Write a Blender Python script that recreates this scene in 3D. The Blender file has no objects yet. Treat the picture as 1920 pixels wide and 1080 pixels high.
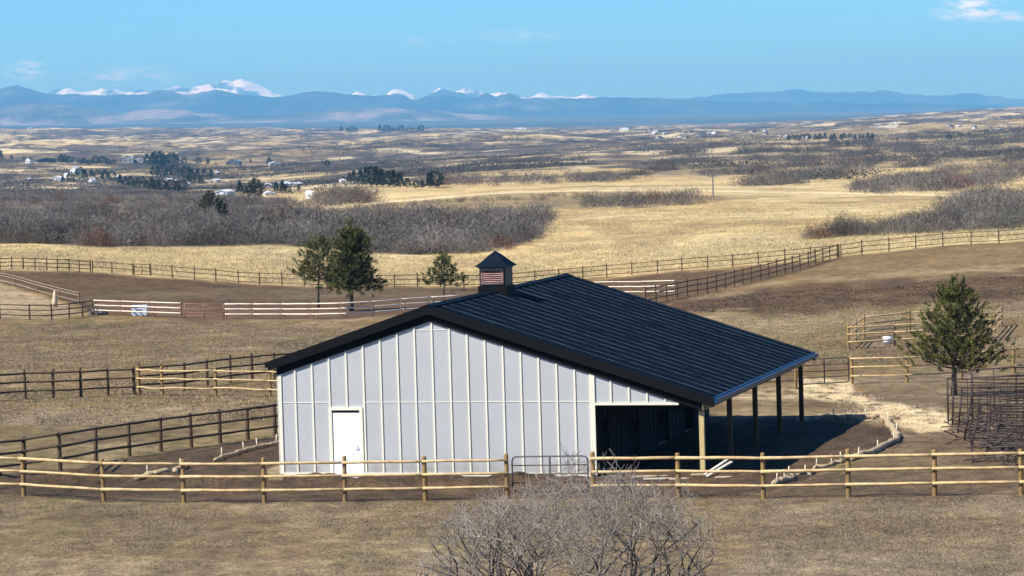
import bpy, math, random
import numpy as np
from mathutils import Vector, Matrix
random.seed(7); RNG = np.random.default_rng(11)
S = bpy.context.scene
COL = S.collection
# ------------------------------------------------------------------ camera model
FPX, PITCH, ROLL, CAMZ = 6029.0, 0.055175, 0.0292, 12.125
cp, sp, cr, sr = math.cos(PITCH), math.sin(PITCH), math.cos(ROLL), math.sin(ROLL)
FW = np.array([0, cp, -sp]); U0 = np.array([0, sp, cp]); R0 = np.array([1., 0, 0])
RT = cr * R0 - sr * U0; UP = cr * U0 + sr * R0
cam = bpy.data.cameras.new('camera'); camo = bpy.data.objects.new('camera', cam); COL.objects.link(camo)
cam.sensor_width = 36; cam.lens = FPX / 1920 * 36; cam.clip_start = 1; cam.clip_end = 200000
M = Matrix(((RT[0], UP[0], -FW[0], 0), (RT[1], UP[1], -FW[1], 0), (RT[2], UP[2], -FW[2], CAMZ), (0, 0, 0, 1)))
camo.matrix_world = M
S.camera = camo
def yh(px): return 207 - .0292 * (px - 960)
def ray(px, py): return FW + RT * (px - 960) / FPX + UP * (540 - py) / FPX
# ------------------------------------------------------------------ terrain (heights by distance and bearing)
TC = np.array([0, 480, 960, 1440, 1920.])
TU = (TC - 960) / FPX
dr = [(2, [5.5] * 5), (20, [7.5] * 5), (45, [9.8] * 5), (70, [11.0, 11.0, 11.0, 10.95, 10.9]), (82, [11.2, 11.3, 11.3, 11.2, 11.1]),
      (97, [11.5, 11.72, 11.72, 11.55, 11.45]), (106, [12.0, 12.1, 12.1, 12.0, 11.7]), (128, [12.2, 12.15, 12.15, 12.2, 12.2]),
      (150, [12.65, 12.7, 13.1, 13.5, 13.6]), (180, [13.5, 13.6, 13.8, 13.9, 13.8]), (222, [14.9, 14.9, 14.4, 13.7, 13.3])]
yr = [(272, [600, 592, 578, 511, 470]), (315, [508, 546, 550, 497, 440]), (365, [484, 522, 534, 473, 428]), (410, [460, 466, 480, 448, 415]),
      (500, [440, 436, 425, 408, 392]), (666, [415, 412, 388, 378, 368]), (890, [390, 390, 362, 362, 345]), (1150, [372, 376, 350, 345, 330]),
      (1700, [362, 366, 330, 322, 305]), (2400, [350, 352, 312, 302, 285]), (3000, [335, 335, 300, 290, 265]), (4000, [308, 305, 288, 270, 245]),
      (6000, [275, 280, 265, 252, 225]), (8500, [258, 262, 254, 246, 212]), (11000, [247, 250, 247, 242, 202]), (13000, [242, 243, 243, 238, 198]),
      (20000, [238, 240, 238, 227, 208]), (30000, [232, 228, 220, 213, 205]), (42000, [228, 224, 214, 208, 203])]
LD, ZZ = [], []
for D, d in dr: LD.append(math.log(D)); ZZ.append([CAMZ - v for v in d])
for D, d in yr: LD.append(math.log(D)); ZZ.append([CAMZ - (v - yh(c)) * D / FPX for v, c in zip(d, TC)])
LD = np.array(LD); ZZ = np.array(ZZ)
GN, GU = 700, 101
gl = np.linspace(LD[0], LD[-1], GN); gu = np.linspace(-.24, .24, GU)
tmp = np.stack([CAMZ + np.interp(gl, LD, (ZZ[:, k] - CAMZ) / np.exp(LD)) * np.exp(gl) for k in range(5)], 1)
tab = np.stack([np.interp(gu, TU, r) for r in tmp])
def gsm(a, s, ax):
    k = np.exp(-.5 * (np.arange(-3 * s, 3 * s + 1) / s) ** 2); k /= k.sum()
    pw = [(0, 0), (0, 0)]; pw[ax] = (3 * s, 3 * s)
    return np.apply_along_axis(lambda v: np.convolve(v, k, 'valid'), ax, np.pad(a, pw, 'edge'))
tab = gsm(tab, 6, 1)
tabs = gsm(tab, 7, 0)
def hash2(ix, iy, s):
    n = (ix.astype(np.int64) * 374761393 + iy.astype(np.int64) * 668265263 + s * 1274126177) & 0x7fffffff
    n = ((n ^ (n >> 13)) * 1274126177) & 0x7fffffff
    return ((n ^ (n >> 16)) & 0xffff) / 65535.
def vn(x, y, s=0):
    ix, iy = np.floor(x), np.floor(y); fx, fy = x - ix, y - iy
    fx = fx * fx * (3 - 2 * fx); fy = fy * fy * (3 - 2 * fy)
    a, b, c, d = hash2(ix, iy, s), hash2(ix + 1, iy, s), hash2(ix, iy + 1, s), hash2(ix + 1, iy + 1, s)
    return (a * (1 - fx) + b * fx) * (1 - fy) + (c * (1 - fx) + d * fx) * fy
def fbm(x, y, s=0, o=4):
    r = 0; a = .5; t = 0
    for i in range(o): r = r + a * vn(x, y, s + i * 17); t += a; a *= .5; x = x * 2.03; y = y * 2.03
    return r / t
def sstep(a, b, x):
    t = np.clip((x - a) / (b - a), 0, 1); return t * t * (3 - 2 * t)
def tz(x, y):
    x = np.asarray(x, float); y = np.asarray(y, float)
    D = np.maximum(y, 2.0); l = (np.log(D) - gl[0]) / (gl[1] - gl[0]); u = np.clip(x / D, -.239, .239); v = (u - gu[0]) / (gu[1] - gu[0])
    l = np.clip(l, 0, GN - 1.001); i = l.astype(int); j = np.clip(v.astype(int), 0, GU - 2); fl = l - i; fv = v - j
    z = (tabs[i, j] * (1 - fl) + tabs[i + 1, j] * fl) * (1 - fv) + (tabs[i, j + 1] * (1 - fl) + tabs[i + 1, j + 1] * fl) * fv
    near = sstep(60, 300, D) * .12 + .02
    z = z + (fbm(x / 9, y / 9, 3, 3) - .5) * near * 2 * sstep(112, 150, D) + (fbm(x / 2.2, y / 2.2, 5, 2) - .5) * .07
    z = z + (fbm(x / 260, y / 330, 9, 4) - .5) * np.clip((D - 900) * .006, 0, 26) * (1 - .8 * sstep(14000, 20000, D))
    z = z + (fbm(x / 620 + y / 2600, y / 520, 29, 3) - .5) * np.clip((D - 1400) * .006, 0, 30) * (1 - sstep(10000, 14000, D))
    z = z + (fbm(x / 60, y / 80, 19, 3) - .5) * np.clip((D - 500) * .004, 0, 4)
    # bank of loose soil between the front fence and the barn, and the levelled barn pad
    return z
TH = 0.27485
OX, OY = -8.0, 108.46
ca, sa = math.cos(TH), math.sin(TH)
def b2w(X, Y): return OX + X * ca + Y * sa, OY - X * sa + Y * ca
def w2b(x, y): return (x - OX) * ca - (y - OY) * sa, (x - OX) * sa + (y - OY) * ca
def ground(x, y):
    z = tz(x, y)
    bx, by = w2b(np.asarray(x, float), np.asarray(y, float))
    dx = np.maximum(np.maximum(-bx, bx - 17), 0); dy = np.maximum(np.maximum(-by, by - 19), 0)
    d = np.sqrt(dx * dx + dy * dy); m = 1 - sstep(.3, 4.5, d)
    pad = .0 + (fbm(bx * 1.3, by * 1.3, 31, 3) - .5) * .12 * sstep(0.1, 1.2, np.maximum(d, (bx > 11.3) * 1.))
    z = z * (1 - m) + (pad + .02 * 0) * m
    # ridge of turned soil in front of the barn
    rid = np.exp(-((by + 3.3 - .25 * np.sin(bx)) / 1.0) ** 2) * sstep(-14, -9, bx) * (1 - sstep(17, 20, bx))
    z = z + rid * (.08 + .48 * fbm(bx * 1.1, by * 1.1, 41, 3)) * .8
    return z
def g1(x, y): return float(ground(np.array([x]), np.array([y]))[0])
_DD = np.exp(np.linspace(math.log(60), math.log(40000), 5200))
def at(px, py):
    """the point of the ground seen at a picture position"""
    r = ray(px, py); t = _DD / r[1]; x = r[0] * t; z = CAMZ + r[2] * t
    g = ground(x, _DD); k = np.nonzero(z <= g)[0]
    if len(k) == 0: return at(px, py + 1)
    k = k[0]
    if k == 0: return (x[0], _DD[0], g[0])
    a = z[k - 1] - g[k - 1]; b = g[k] - z[k]; f = a / (a + b + 1e-9)
    D = _DD[k - 1] * (1 - f) + _DD[k] * f; X = r[0] / r[1] * D
    return (float(X), float(D), g1(X, D))
def atD(px, D):
    u = (px - 960) / FPX
    for _ in range(3):
        z = g1(u * D, D); v = (CAMZ - z) / D * FPX; u = (px - 960) / FPX * 1.0 - ROLL * (v - 333) / FPX * 1.0
    return (u * D, D, g1(u * D, D))
def projw(x, y, z):
    P = np.stack([x, y, z - CAMZ], -1); d = P @ FW; d = np.where(np.abs(d) < 1e-3, 1e-3, d)
    return 960 + FPX * (P @ RT) / d, 540 - FPX * (P @ UP) / d
# ------------------------------------------------------------------ materials
def lin(c): return tuple(((v / 255) / 12.92 if v / 255 <= .04045 else ((v / 255 + .055) / 1.055) ** 2.4) for v in c)
def mat(name, col, rough=.8, var=.25, scale=3., bump=0., metal=0., stretch=(1, 1, 1), attr=None, col2=None, spec=.5, gen=False):
    m = bpy.data.materials.new(name); m.use_nodes = True; nt = m.node_tree; N = nt.nodes; L = nt.links
    b = N['Principled BSDF']; b.inputs['Roughness'].default_value = rough; b.inputs['Metallic'].default_value = metal
    b.inputs['Specular IOR Level'].default_value = spec
    tc = N.new('ShaderNodeTexCoord'); mp = N.new('ShaderNodeMapping'); mp.inputs['Scale'].default_value = stretch
    L.new(tc.outputs['Object'], mp.inputs[0])
    n = N.new('ShaderNodeTexNoise'); n.inputs['Scale'].default_value = scale; n.inputs['Detail'].default_value = 6; n.inputs['Roughness'].default_value = .65
    L.new(mp.outputs[0], n.inputs['Vector'])
    r = N.new('ShaderNodeValToRGB'); r.color_ramp.elements[0].position = .3; r.color_ramp.elements[1].position = .7
    c2 = col2 if col2 else tuple(min(1, v * (1 + var)) for v in col); c1 = col if col2 else tuple(v * (1 - var) for v in col)
    r.color_ramp.elements[0].color = (*c1, 1); r.color_ramp.elements[1].color = (*c2, 1)
    L.new(n.outputs['Fac'], r.inputs[0]); out = r.outputs[0]
    if attr:
        a = N.new('ShaderNodeAttribute'); a.attribute_name = attr
        x = N.new('ShaderNodeMix'); x.data_type = 'RGBA'; x.blend_type = 'MULTIPLY'; x.inputs[0].default_value = 1
        L.new(out, x.inputs[6]); L.new(a.outputs['Color'], x.inputs[7]); out = x.outputs[2]
    L.new(out, b.inputs['Base Color'])
    if bump:
        bp = N.new('ShaderNodeBump'); bp.inputs['Strength'].default_value = bump; bp.inputs['Distance'].default_value = .02
        L.new(n.outputs['Fac'], bp.inputs['Height']); L.new(bp.outputs[0], b.inputs['Normal'])
    return m
# ------------------------------------------------------------------ mesh helpers
class MB:
    def __init__(s): s.v = []; s.f = []; s.m = []
    def add(s, vs, fs, mi=0):
        o = len(s.v); s.v += [tuple(v) for v in vs]; s.f += [tuple(i + o for i in f) for f in fs]; s.m += [mi] * len(fs); return s
    def box(s, x0, x1, y0, y1, z0, z1, mi=0):
        return s.add([(x0, y0, z0), (x1, y0, z0), (x1, y1, z0), (x0, y1, z0), (x0, y0, z1), (x1, y0, z1), (x1, y1, z1), (x0, y1, z1)],
                     [(0, 3, 2, 1), (4, 5, 6, 7), (0, 1, 5, 4), (1, 2, 6, 5), (2, 3, 7, 6), (3, 0, 4, 7)], mi)
    def prism(s, poly, y0, y1, mi=0):
        """polygon in x,z pushed from y0 to y1"""
        n = len(poly); vs = [(x, y0, z) for x, z in poly] + [(x, y1, z) for x, z in poly]
        fs = [tuple(range(n)), tuple(range(2 * n - 1, n - 1, -1))] + [(i + n, (i + 1) % n + n, (i + 1) % n, i) for i in range(n)]
        return s.add(vs, fs, mi)
    def tube(s, pts, rad, n=8, mi=0, cap=True):
        pts = [Vector(p) for p in pts]; rad = rad if isinstance(rad, (list, tuple)) else [rad] * len(pts)
        vs = []; t0 = (pts[1] - pts[0]).normalized(); ref = Vector((0, 0, 1)) if abs(t0.z) < .9 else Vector((1, 0, 0))
        for i, p in enumerate(pts):
            t = (pts[min(i + 1, len(pts) - 1)] - pts[max(i - 1, 0)]).normalized()
            a = t.cross(ref); a.normalize(); b = t.cross(a)
            for k in range(n):
                w = 2 * math.pi * k / n; vs.append(p + (a * math.cos(w) + b * math.sin(w)) * rad[i])
        fs = [(i * n + k, i * n + (k + 1) % n, (i + 1) * n + (k + 1) % n, (i + 1) * n + k) for i in range(len(pts) - 1) for k in range(n)]
        if cap: fs += [tuple(range(n - 1, -1, -1)), tuple((len(pts) - 1) * n + k for k in range(n))]
        return s.add(vs, fs, mi)
    def build(s, name, mats, parent=None, smooth=False, loc=None):
        me = bpy.data.meshes.new(name); me.from_pydata(s.v, [], s.f)
        for m in (mats if isinstance(mats, (list, tuple)) else [mats]): me.materials.append(m)
        me.polygons.foreach_set('material_index', s.m)
        if smooth: me.polygons.foreach_set('use_smooth', [True] * len(s.f))
        me.update()
        o = bpy.data.objects.new(name, me); COL.objects.link(o)
        if parent: o.parent = parent
        if loc is not None: o.location = loc
        return o
def npmesh(name, V, F, mats, cols=None, parent=None, smooth=False, loc=None):
    """V (n,3); F (m,3 or 4)"""
    me = bpy.data.meshes.new(name); V = np.ascontiguousarray(V, np.float32); F = np.ascontiguousarray(F, np.int32); k = F.shape[1]
    me.vertices.add(len(V)); me.vertices.foreach_set('co', V.ravel())
    me.loops.add(F.size); me.loops.foreach_set('vertex_index', F.ravel())
    me.polygons.add(len(F)); me.polygons.foreach_set('loop_start', np.arange(0, F.size, k, dtype=np.int32))
    if smooth: me.polygons.foreach_set('use_smooth', np.ones(len(F), bool))
    me.update(calc_edges=True)
    if cols is not None:
        a = me.color_attributes.new('Col', 'FLOAT_COLOR', 'POINT')
        a.data.foreach_set('color', np.concatenate([cols, np.ones((len(cols), 1))], 1).astype(np.float32).ravel())
    for m in (mats if isinstance(mats, (list, tuple)) else [mats]): me.materials.append(m)
    o = bpy.data.objects.new(name, me); COL.objects.link(o)
    if parent: o.parent = parent
    if loc is not None: o.location = loc
    return o
def tag(o, label=None, cat=None, group=None, kind=None):
    if label: o['label'] = label
    if cat: o['category'] = cat
    if group: o['group'] = group
    if kind: o['kind'] = kind
    return o
def empty(name, loc=(0, 0, 0), rz=0, label=None, cat=None, group=None):
    o = bpy.data.objects.new(name, None); COL.objects.link(o); o.location = loc; o.rotation_euler = (0, 0, rz); o.empty_display_size = .3
    return tag(o, label, cat, group)
def copy_tree(o, parent=None):
    c = o.copy(); COL.objects.link(c); c.parent = parent
    for ch in list(o.children): copy_tree(ch, c)
    return c
# ------------------------------------------------------------------ light, sky
SUN_EL, SUN_AZ = math.radians(49), math.radians(64)       # azimuth left of the view's reverse direction
sd = Vector((-math.sin(SUN_AZ) * math.cos(SUN_EL), -math.cos(SUN_AZ) * math.cos(SUN_EL), math.sin(SUN_EL)))
sl = bpy.data.lights.new('sun', 'SUN'); sl.energy = 5.0; sl.angle = math.radians(.53); sl.color = (1, .965, .9)
so = bpy.data.objects.new('sun', sl); COL.objects.link(so); so.rotation_euler = sd.to_track_quat('Z', 'Y').to_euler(); so.location = (0, 0, 60)
W = bpy.data.worlds.new('World'); S.world = W; W.use_nodes = True; nt = W.node_tree; N = nt.nodes; L = nt.links
bg = N['Background']; sky = N.new('ShaderNodeTexSky'); sky.sky_type = 'NISHITA'; sky.sun_disc = False
sky.sun_elevation = SUN_EL; sky.sun_rotation = math.atan2(sd.x, sd.y); sky.altitude = 1900; sky.air_density = 1.0; sky.dust_density = .15; sky.ozone_density = 2.2
bg.inputs['Strength'].default_value = .075
# wisps of cloud placed in the sky by direction
tc = N.new('ShaderNodeTexCoord')
def cloud_mask(px, py, wx, wy, amt):
    d = ray(px, py); d = d / np.linalg.norm(d)
    sub = N.new('ShaderNodeVectorMath'); sub.operation = 'SUBTRACT'; L.new(tc.outputs['Generated'], sub.inputs[0]); sub.inputs[1].default_value = tuple(d)
    mp = N.new('ShaderNodeVectorMath'); mp.operation = 'MULTIPLY'; L.new(sub.outputs[0], mp.inputs[0]); mp.inputs[1].default_value = (FPX / wx, 3, FPX / wy)
    ln = N.new('ShaderNodeVectorMath'); ln.operation = 'LENGTH'; L.new(mp.outputs[0], ln.inputs[0])
    r = N.new('ShaderNodeMapRange'); r.inputs[1].default_value = 1; r.inputs[2].default_value = 0; r.inputs[3].default_value = 0; r.inputs[4].default_value = amt
    L.new(ln.outputs['Value'], r.inputs[0]); return r.outputs[0]
acc = None
for c in [(1822, 18, 80, 28, 2.2), (1885, 30, 55, 18, 1.2), (45, 134, 50, 24, 2.0), (230, 148, 120, 26, 1.5), (560, 172, 90, 12, .5), (985, 66, 120, 18, .45), (770, 76, 50, 10, .4), (850, 72, 40, 10, .4), (120, 160, 120, 20, .5), (430, 160, 130, 14, .4), (890, 172, 120, 12, .3)]:
    o = cloud_mask(*c)
    if acc is None: acc = o
    else:
        ad = N.new('ShaderNodeMath'); ad.operation = 'MAXIMUM'; L.new(acc, ad.inputs[0]); L.new(o, ad.inputs[1]); acc = ad.outputs[0]
cm = N.new('ShaderNodeMapping'); cm.inputs['Scale'].default_value = (130, 60, 420); L.new(tc.outputs['Generated'], cm.inputs[0])
cn = N.new('ShaderNodeTexNoise'); cn.inputs['Scale'].default_value = 1; cn.inputs['Detail'].default_value = 8; cn.inputs['Roughness'].default_value = .6; L.new(cm.outputs[0], cn.inputs['Vector'])
cr_ = N.new('ShaderNodeMapRange'); cr_.inputs[1].default_value = .42; cr_.inputs[2].default_value = .72; L.new(cn.outputs['Fac'], cr_.inputs[0])
mu = N.new('ShaderNodeMath'); mu.operation = 'MULTIPLY'; mu.use_clamp = True; L.new(acc, mu.inputs[0]); L.new(cr_.outputs[0], mu.inputs[1])
hs = N.new('ShaderNodeHueSaturation'); hs.inputs['Saturation'].default_value = 1.0; tn = N.new('ShaderNodeVectorMath'); tn.operation = 'MULTIPLY'; tn.inputs[1].default_value = (.44, .92, 1.42); L.new(sky.outputs[0], tn.inputs[0]); L.new(tn.outputs[0], hs.inputs['Color'])
mx = N.new('ShaderNodeMix'); mx.data_type = 'RGBA'; L.new(mu.outputs[0], mx.inputs[0]); L.new(hs.outputs[0], mx.inputs[6]); mx.inputs[7].default_value = (11, 11.2, 11.6, 1)
L.new(mx.outputs[2], bg.inputs['Color'])
S.view_settings.view_transform = 'Standard'; S.view_settings.look = 'None'; S.view_settings.exposure = 0.6; S.view_settings.gamma = 1
S.cycles.max_bounces = 5; S.cycles.volume_bounces = 0; S.cycles.use_denoising = True; S.cycles.diffuse_bounces = 2; S.cycles.transparent_max_bounces = 8
# haze
HZ = dict(x0=-60000, x1=60000, y0=-3000, y1=70000, z0=-400, z1=720)
hm = bpy.data.materials.new('haze_air'); hm.use_nodes = True; hn = hm.node_tree; hn.nodes.remove(hn.nodes['Principled BSDF'])
pv = hn.nodes.new('ShaderNodeVolumePrincipled'); pv.inputs['Density'].default_value = 4.2e-5; pv.inputs['Color'].default_value = (.20, .60, 1.0, 1); pv.inputs['Absorption Color'].default_value = (.35, .35, .35, 1); pv.inputs['Anisotropy'].default_value = 0
hn.links.new(pv.outputs[0], hn.nodes['Material Output'].inputs['Volume'])
# ------------------------------------------------------------------ ground sheet
ys = np.concatenate([np.linspace(-60, 66, 26), np.exp(np.linspace(math.log(67), math.log(420), 560)), np.exp(np.linspace(math.log(421), math.log(16000), 420)), np.exp(np.linspace(math.log(16200), math.log(66000), 40))])
us = np.concatenate([np.linspace(-.95, -.2, 22), np.linspace(-.185, .185, 640), np.linspace(.2, .95, 22)])
YY, UU = np.meshgrid(ys, us, indexing='ij'); XX = UU * np.maximum(YY + 20, 60)
XX = np.where(YY > 60, UU * YY + UU * 20, XX)
GZ = ground(XX, YY); GZ = np.where(YY < 2, CAMZ - 5.5 + 0 * GZ, GZ)
PX, PY = projw(XX, YY, GZ); PX = np.where(YY < 20, -9999, PX)
def pmask(poly, soft=6., wob=6., seed=1, ay=1.0):
    """1 inside a patch of ground given by its outline, with an uneven edge"""
    p = np.array(poly, float); out = np.zeros_like(PX)
    b = (PX > p[:, 0].min() - 60) & (PX < p[:, 0].max() + 60) & (PY > p[:, 1].min() - 40) & (PY < p[:, 1].max() + 40) & (YY > 20)
    x, y = PX[b], PY[b]; wx = XX[b]; wy = YY[b]
    sc = np.maximum(wy / 90., 1)
    n = (fbm(wx / sc / .9, wy / sc / 2.5, seed * 7, 4) - .5) * 2 * wob
    ins = np.zeros(len(x), bool); dm = np.full(len(x), 1e9)
    for i in range(len(p)):
        x1, y1 = p[i - 1]; x2, y2 = p[i]
        c = ((y1 > y) != (y2 > y)) & (x < (x2 - x1) * (y - y1) / ((y2 - y1) or 1e-9) + x1); ins ^= c
        X2, Y2 = x2 - x1, (y2 - y1) * ay; t = np.clip(((x - x1) * X2 + (y - y1) * ay * Y2) / (X2 * X2 + Y2 * Y2 + 1e-9), 0, 1)
        dm = np.minimum(dm, np.hypot(x - x1 - t * X2, (y - y1) * ay - t * Y2))
    s = np.where(ins, dm, -dm) + n
    out[b] = sstep(-soft, soft, s); return out
def lmask(line, w, soft=2., wob=1.5, seed=1, ay=3.):
    p = np.array(line, float); out = np.zeros_like(PX)
    b = (PX > p[:, 0].min() - 40) & (PX < p[:, 0].max() + 40) & (PY > p[:, 1].min() - 20) & (PY < p[:, 1].max() + 20) & (YY > 20)
    x, y = PX[b], PY[b]; dm = np.full(len(x), 1e9)
    for i in range(1, len(p)):
        x1, y1 = p[i - 1]; x2, y2 = p[i]; X2, Y2 = x2 - x1, (y2 - y1) * ay
        t = np.clip(((x - x1) * X2 + (y - y1) * ay * Y2) / (X2 * X2 + Y2 * Y2 + 1e-9), 0, 1)
        dm = np.minimum(dm, np.hypot(x - x1 - t * X2, (y - y1) * ay - t * Y2))
    n = (fbm(x / 25, y / 4, seed, 3) - .5) * 2 * wob
    out[b] = 1 - sstep(w * ay - soft, w * ay + soft, dm + n); return out
C_fg = np.array([.205, .150, .086]); C_pad = np.array([.185, .128, .062]); C_arena = np.array([.095, .060, .031]); C_soil = np.array([.066, .043, .029])
C_gold = np.array([.52, .39, .165]); C_straw = np.array([.62, .49, .31]); C_band = np.array([.078, .043, .024]); C_plain = np.array([.40, .305, .155]); C_brush = np.array([.115, .092, .075])
C_olive = np.array([.155, .125, .08]); C_green = np.array([.15, .135, .065])
gc = np.zeros(XX.shape + (3,)) + C_fg
C_gold = C_gold * np.array([.98, 1.0, 1.25])
def blend(m, c):
    global gc
    m = m[..., None]; gc = gc * (1 - m) + c * m
far = sstep(112, 135, YY)
blend(far, C_pad)
blend(sstep(0.5, .62, fbm(XX / 7, YY / 14, 61, 4)) * .35 * (YY < 260), C_green)
blend(sstep(0.48, .66, fbm(XX / 4, YY / 9, 62, 4)) * .45 * (YY < 260), C_soil * 1.7)
blend(sstep(0.52, .7, fbm(XX / 2.5, YY / 5, 63, 4)) * .35 * (YY < 260), np.array([.33, .26, .17]))
# far side of the fences: dry golden grass, plains
gold = sstep(0, 1, (YY > 300) * 1.) * 1.
farf = [(-400, 505), (0, 506), (170, 511), (250, 516), (405, 528), (571, 537), (783, 537), (940, 538), (1048, 528), (1138, 519), (1279, 507), (1421, 498), (1520, 489), (1573, 483), (1667, 472), (1768, 461), (1925, 452), (2400, 440)]
ff = np.interp(PX, [p[0] for p in farf], [p[1] for p in farf])
gm = sstep(-2.5, 2.5, ff - PY + (fbm(XX / 3, YY / 8, 71, 3) - .5) * 8) * (YY > 200)
blend(gm, C_gold)
blend(gm * sstep(.45, .6, fbm(XX / 16, YY / 40, 72, 4)) * .55 * (YY < 1200), C_plain * .72)
blend(gm * sstep(.5, .6, fbm(XX / 8, YY / 30, 73, 5)) * .5 * (YY < 1200), np.array([.28, .20, .12]))
blend(gm * sstep(.52, .62, fbm(XX / 30, YY / 60, 74, 4)) * .5 * (YY < 1200), np.array([.6, .5, .3]))
blend(sstep(1100, 2200, YY) * (.9 - .6 * sstep(.03, .07, XX / np.maximum(YY, 1)) * (1 - sstep(4000, 7000, YY))), C_plain)
pn = fbm(XX / 420, YY / 700, 81, 5); pf = sstep(1300, 2600, YY) * (1 - .55 * sstep(.04, .08, XX / np.maximum(YY, 1)) * (1 - sstep(4500, 7000, YY)))
blend(pf * sstep(.50, .60, pn) * .75, C_brush)
blend(pf * sstep(.54, .62, fbm(XX / 130, YY / 260, 82, 5)) * .75, C_brush * .9)
blend(pf * sstep(.58, .66, fbm(XX / 300, YY / 500, 83, 4)) * .8, np.array([.5, .4, .24]))
blend(sstep(13500, 16000, YY), np.array([.055, .055, .05]))
blend(sstep(14000, 18000, YY) * sstep(.5, .62, fbm(XX / 900, YY / 1800, 84, 4)) * .5, np.array([.16, .14, .11]))
# patches
blend(pmask([(-300, 600), (-300, 512), (0, 510), (170, 514), (400, 530), (560, 539), (900, 542), (1060, 534), (1150, 524), (1290, 512), (1430, 501), (1570, 486), (1560, 492), (1260, 566), (1130, 590), (800, 584), (640, 598), (430, 599), (340, 597), (175, 588), (150, 571), (0, 520)], 3, 4, 2) * .92, C_arena)
blend(pmask([(150, 560), (500, 560), (850, 556), (1100, 556), (900, 548), (500, 545), (200, 548)], 6, 8, 3) * .4, C_olive * 1.1)
blend(pmask([(180, 566), (345, 568), (640, 572), (800, 566), (800, 582), (640, 596), (424, 597), (190, 588)], 3, 2, 4) * .55, np.array([.15, .085, .06]))
blend(pmask([(-200, 520), (0, 530), (60, 550), (120, 568), (170, 590), (90, 600), (-200, 600)], 4, 5, 5) * .8, np.array([.36, .28, .18]))
blend(pmask([(1290, 560), (1420, 545), (1600, 532), (1780, 522), (2000, 512), (2000, 552), (1800, 566), (1600, 578), (1450, 586), (1330, 588), (1240, 580)], 8, 16, 6) * .72, C_band)
blend(pmask([(1250, 590), (1500, 600), (1960, 560), (1960, 590), (1600, 612), (1300, 625)], 6, 14, 7) * .4, C_straw * .5)
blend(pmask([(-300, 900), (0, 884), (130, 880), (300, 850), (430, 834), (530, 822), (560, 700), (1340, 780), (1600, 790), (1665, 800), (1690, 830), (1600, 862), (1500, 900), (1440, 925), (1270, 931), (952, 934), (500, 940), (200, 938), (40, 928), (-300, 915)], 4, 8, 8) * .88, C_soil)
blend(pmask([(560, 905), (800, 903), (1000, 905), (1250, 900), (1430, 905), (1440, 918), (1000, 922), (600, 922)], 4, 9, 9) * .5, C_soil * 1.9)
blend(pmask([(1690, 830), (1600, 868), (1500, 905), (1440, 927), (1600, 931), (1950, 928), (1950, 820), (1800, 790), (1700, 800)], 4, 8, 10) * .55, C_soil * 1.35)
sm = np.maximum(pmask([(1495, 728), (1500, 712), (1560, 708), (1604, 716), (1600, 738), (1640, 752), (1700, 758), (1770, 766), (1790, 788), (1780, 806), (1720, 812), (1690, 800), (1660, 788), (1560, 786), (1500, 784), (1570, 776), (1640, 770), (1600, 756), (1540, 750), (1500, 738)], 4, 7, 11),
                pmask([(1320, 735), (1390, 728), (1490, 726), (1500, 745), (1420, 752), (1330, 752)], 4, 6, 13) * .5)
blend(sm * sstep(.30, .48, fbm(XX / .5, YY / 1.6, 91, 4)) * .95, C_straw)
blend(pmask([(500, 880), (528, 870), (530, 895), (505, 898)], 2, 3, 14) * .7, C_straw * .6)
blend(pmask([(1600, 700), (1960, 680), (1960, 760), (1800, 770), (1650, 760)], 6, 12, 12) * .5, np.array([.16, .13, .09]))
blend(pmask([(1640, 986), (1760, 978), (1980, 984), (1980, 1006), (1800, 1012), (1660, 1002)], 5, 10, 21) * .5, C_soil * 1.5)
blend(pmask([(1330, 990), (1500, 984), (1640, 1000), (1500, 1012), (1340, 1006)], 4, 9, 22) * .35, C_soil * 1.6)
blend(pmask([(80, 962), (260, 958), (380, 966), (230, 980), (90, 974)], 4, 9, 23) * .4, C_soil * 1.5)
blend(pmask([(1380, 1040), (1960, 1030), (1980, 1120), (1350, 1120)], 10, 20, 24) * .45, np.array([.30, .25, .18]))
blend(pmask([(1440, 944), (1960, 934), (1960, 966), (1500, 972)], 6, 12, 25) * .35, np.array([.29, .24, .17]))
blend(pmask([(-60, 1040), (500, 1050), (860, 1040), (820, 1110), (-60, 1110)], 10, 20, 26) * .3, np.array([.27, .22, .15]))
blend(pmask([(0, 775), (200, 768), (380, 762), (500, 756), (500, 770), (300, 790), (0, 806)], 6, 10, 27) * .35, np.array([.28, .23, .17]))
# dirt roads over the plain
for ln, w, cc in [([(560, 396), (640, 386), (760, 376), (850, 368), (950, 361), (1100, 357), (1300, 357), (1500, 361), (1760, 366), (1930, 370)], 1.6, (.62, .52, .33)),
                  ([(1060, 354), (1200, 352), (1400, 349), (1600, 352)], .8, (.6, .5, .32)), ([(-10, 265), (90, 262), (160, 268), (330, 272), (480, 275)], .9, (.6, .5, .33)),
                  ([(-10, 255), (100, 254), (240, 257), (420, 258)], .7, (.6, .5, .33)), ([(480, 255), (700, 257), (1000, 256)], .8, (.55, .46, .28)), ([(545, 372), (610, 373), (680, 377)], 2.5, (.62, .5, .3))]:
    blend(lmask(ln, w), np.array(cc))
blend(pmask([(1630, 238), (1645, 231), (1660, 235), (1675, 228), (1692, 224), (1680, 240)], 1.5, 1, 15), np.array([.6, .55, .48]))
blend(pmask([(540, 372), (640, 362), (950, 352), (640, 384), (560, 392)], 4, 4, 16) * .8, C_gold * 1.15)
blend(pmask([(660, 392), (800, 376), (950, 364), (1300, 364), (1420, 372), (1300, 384), (1050, 390), (900, 392), (700, 400)], 3, 5, 17) * .6, C_olive)
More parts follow.
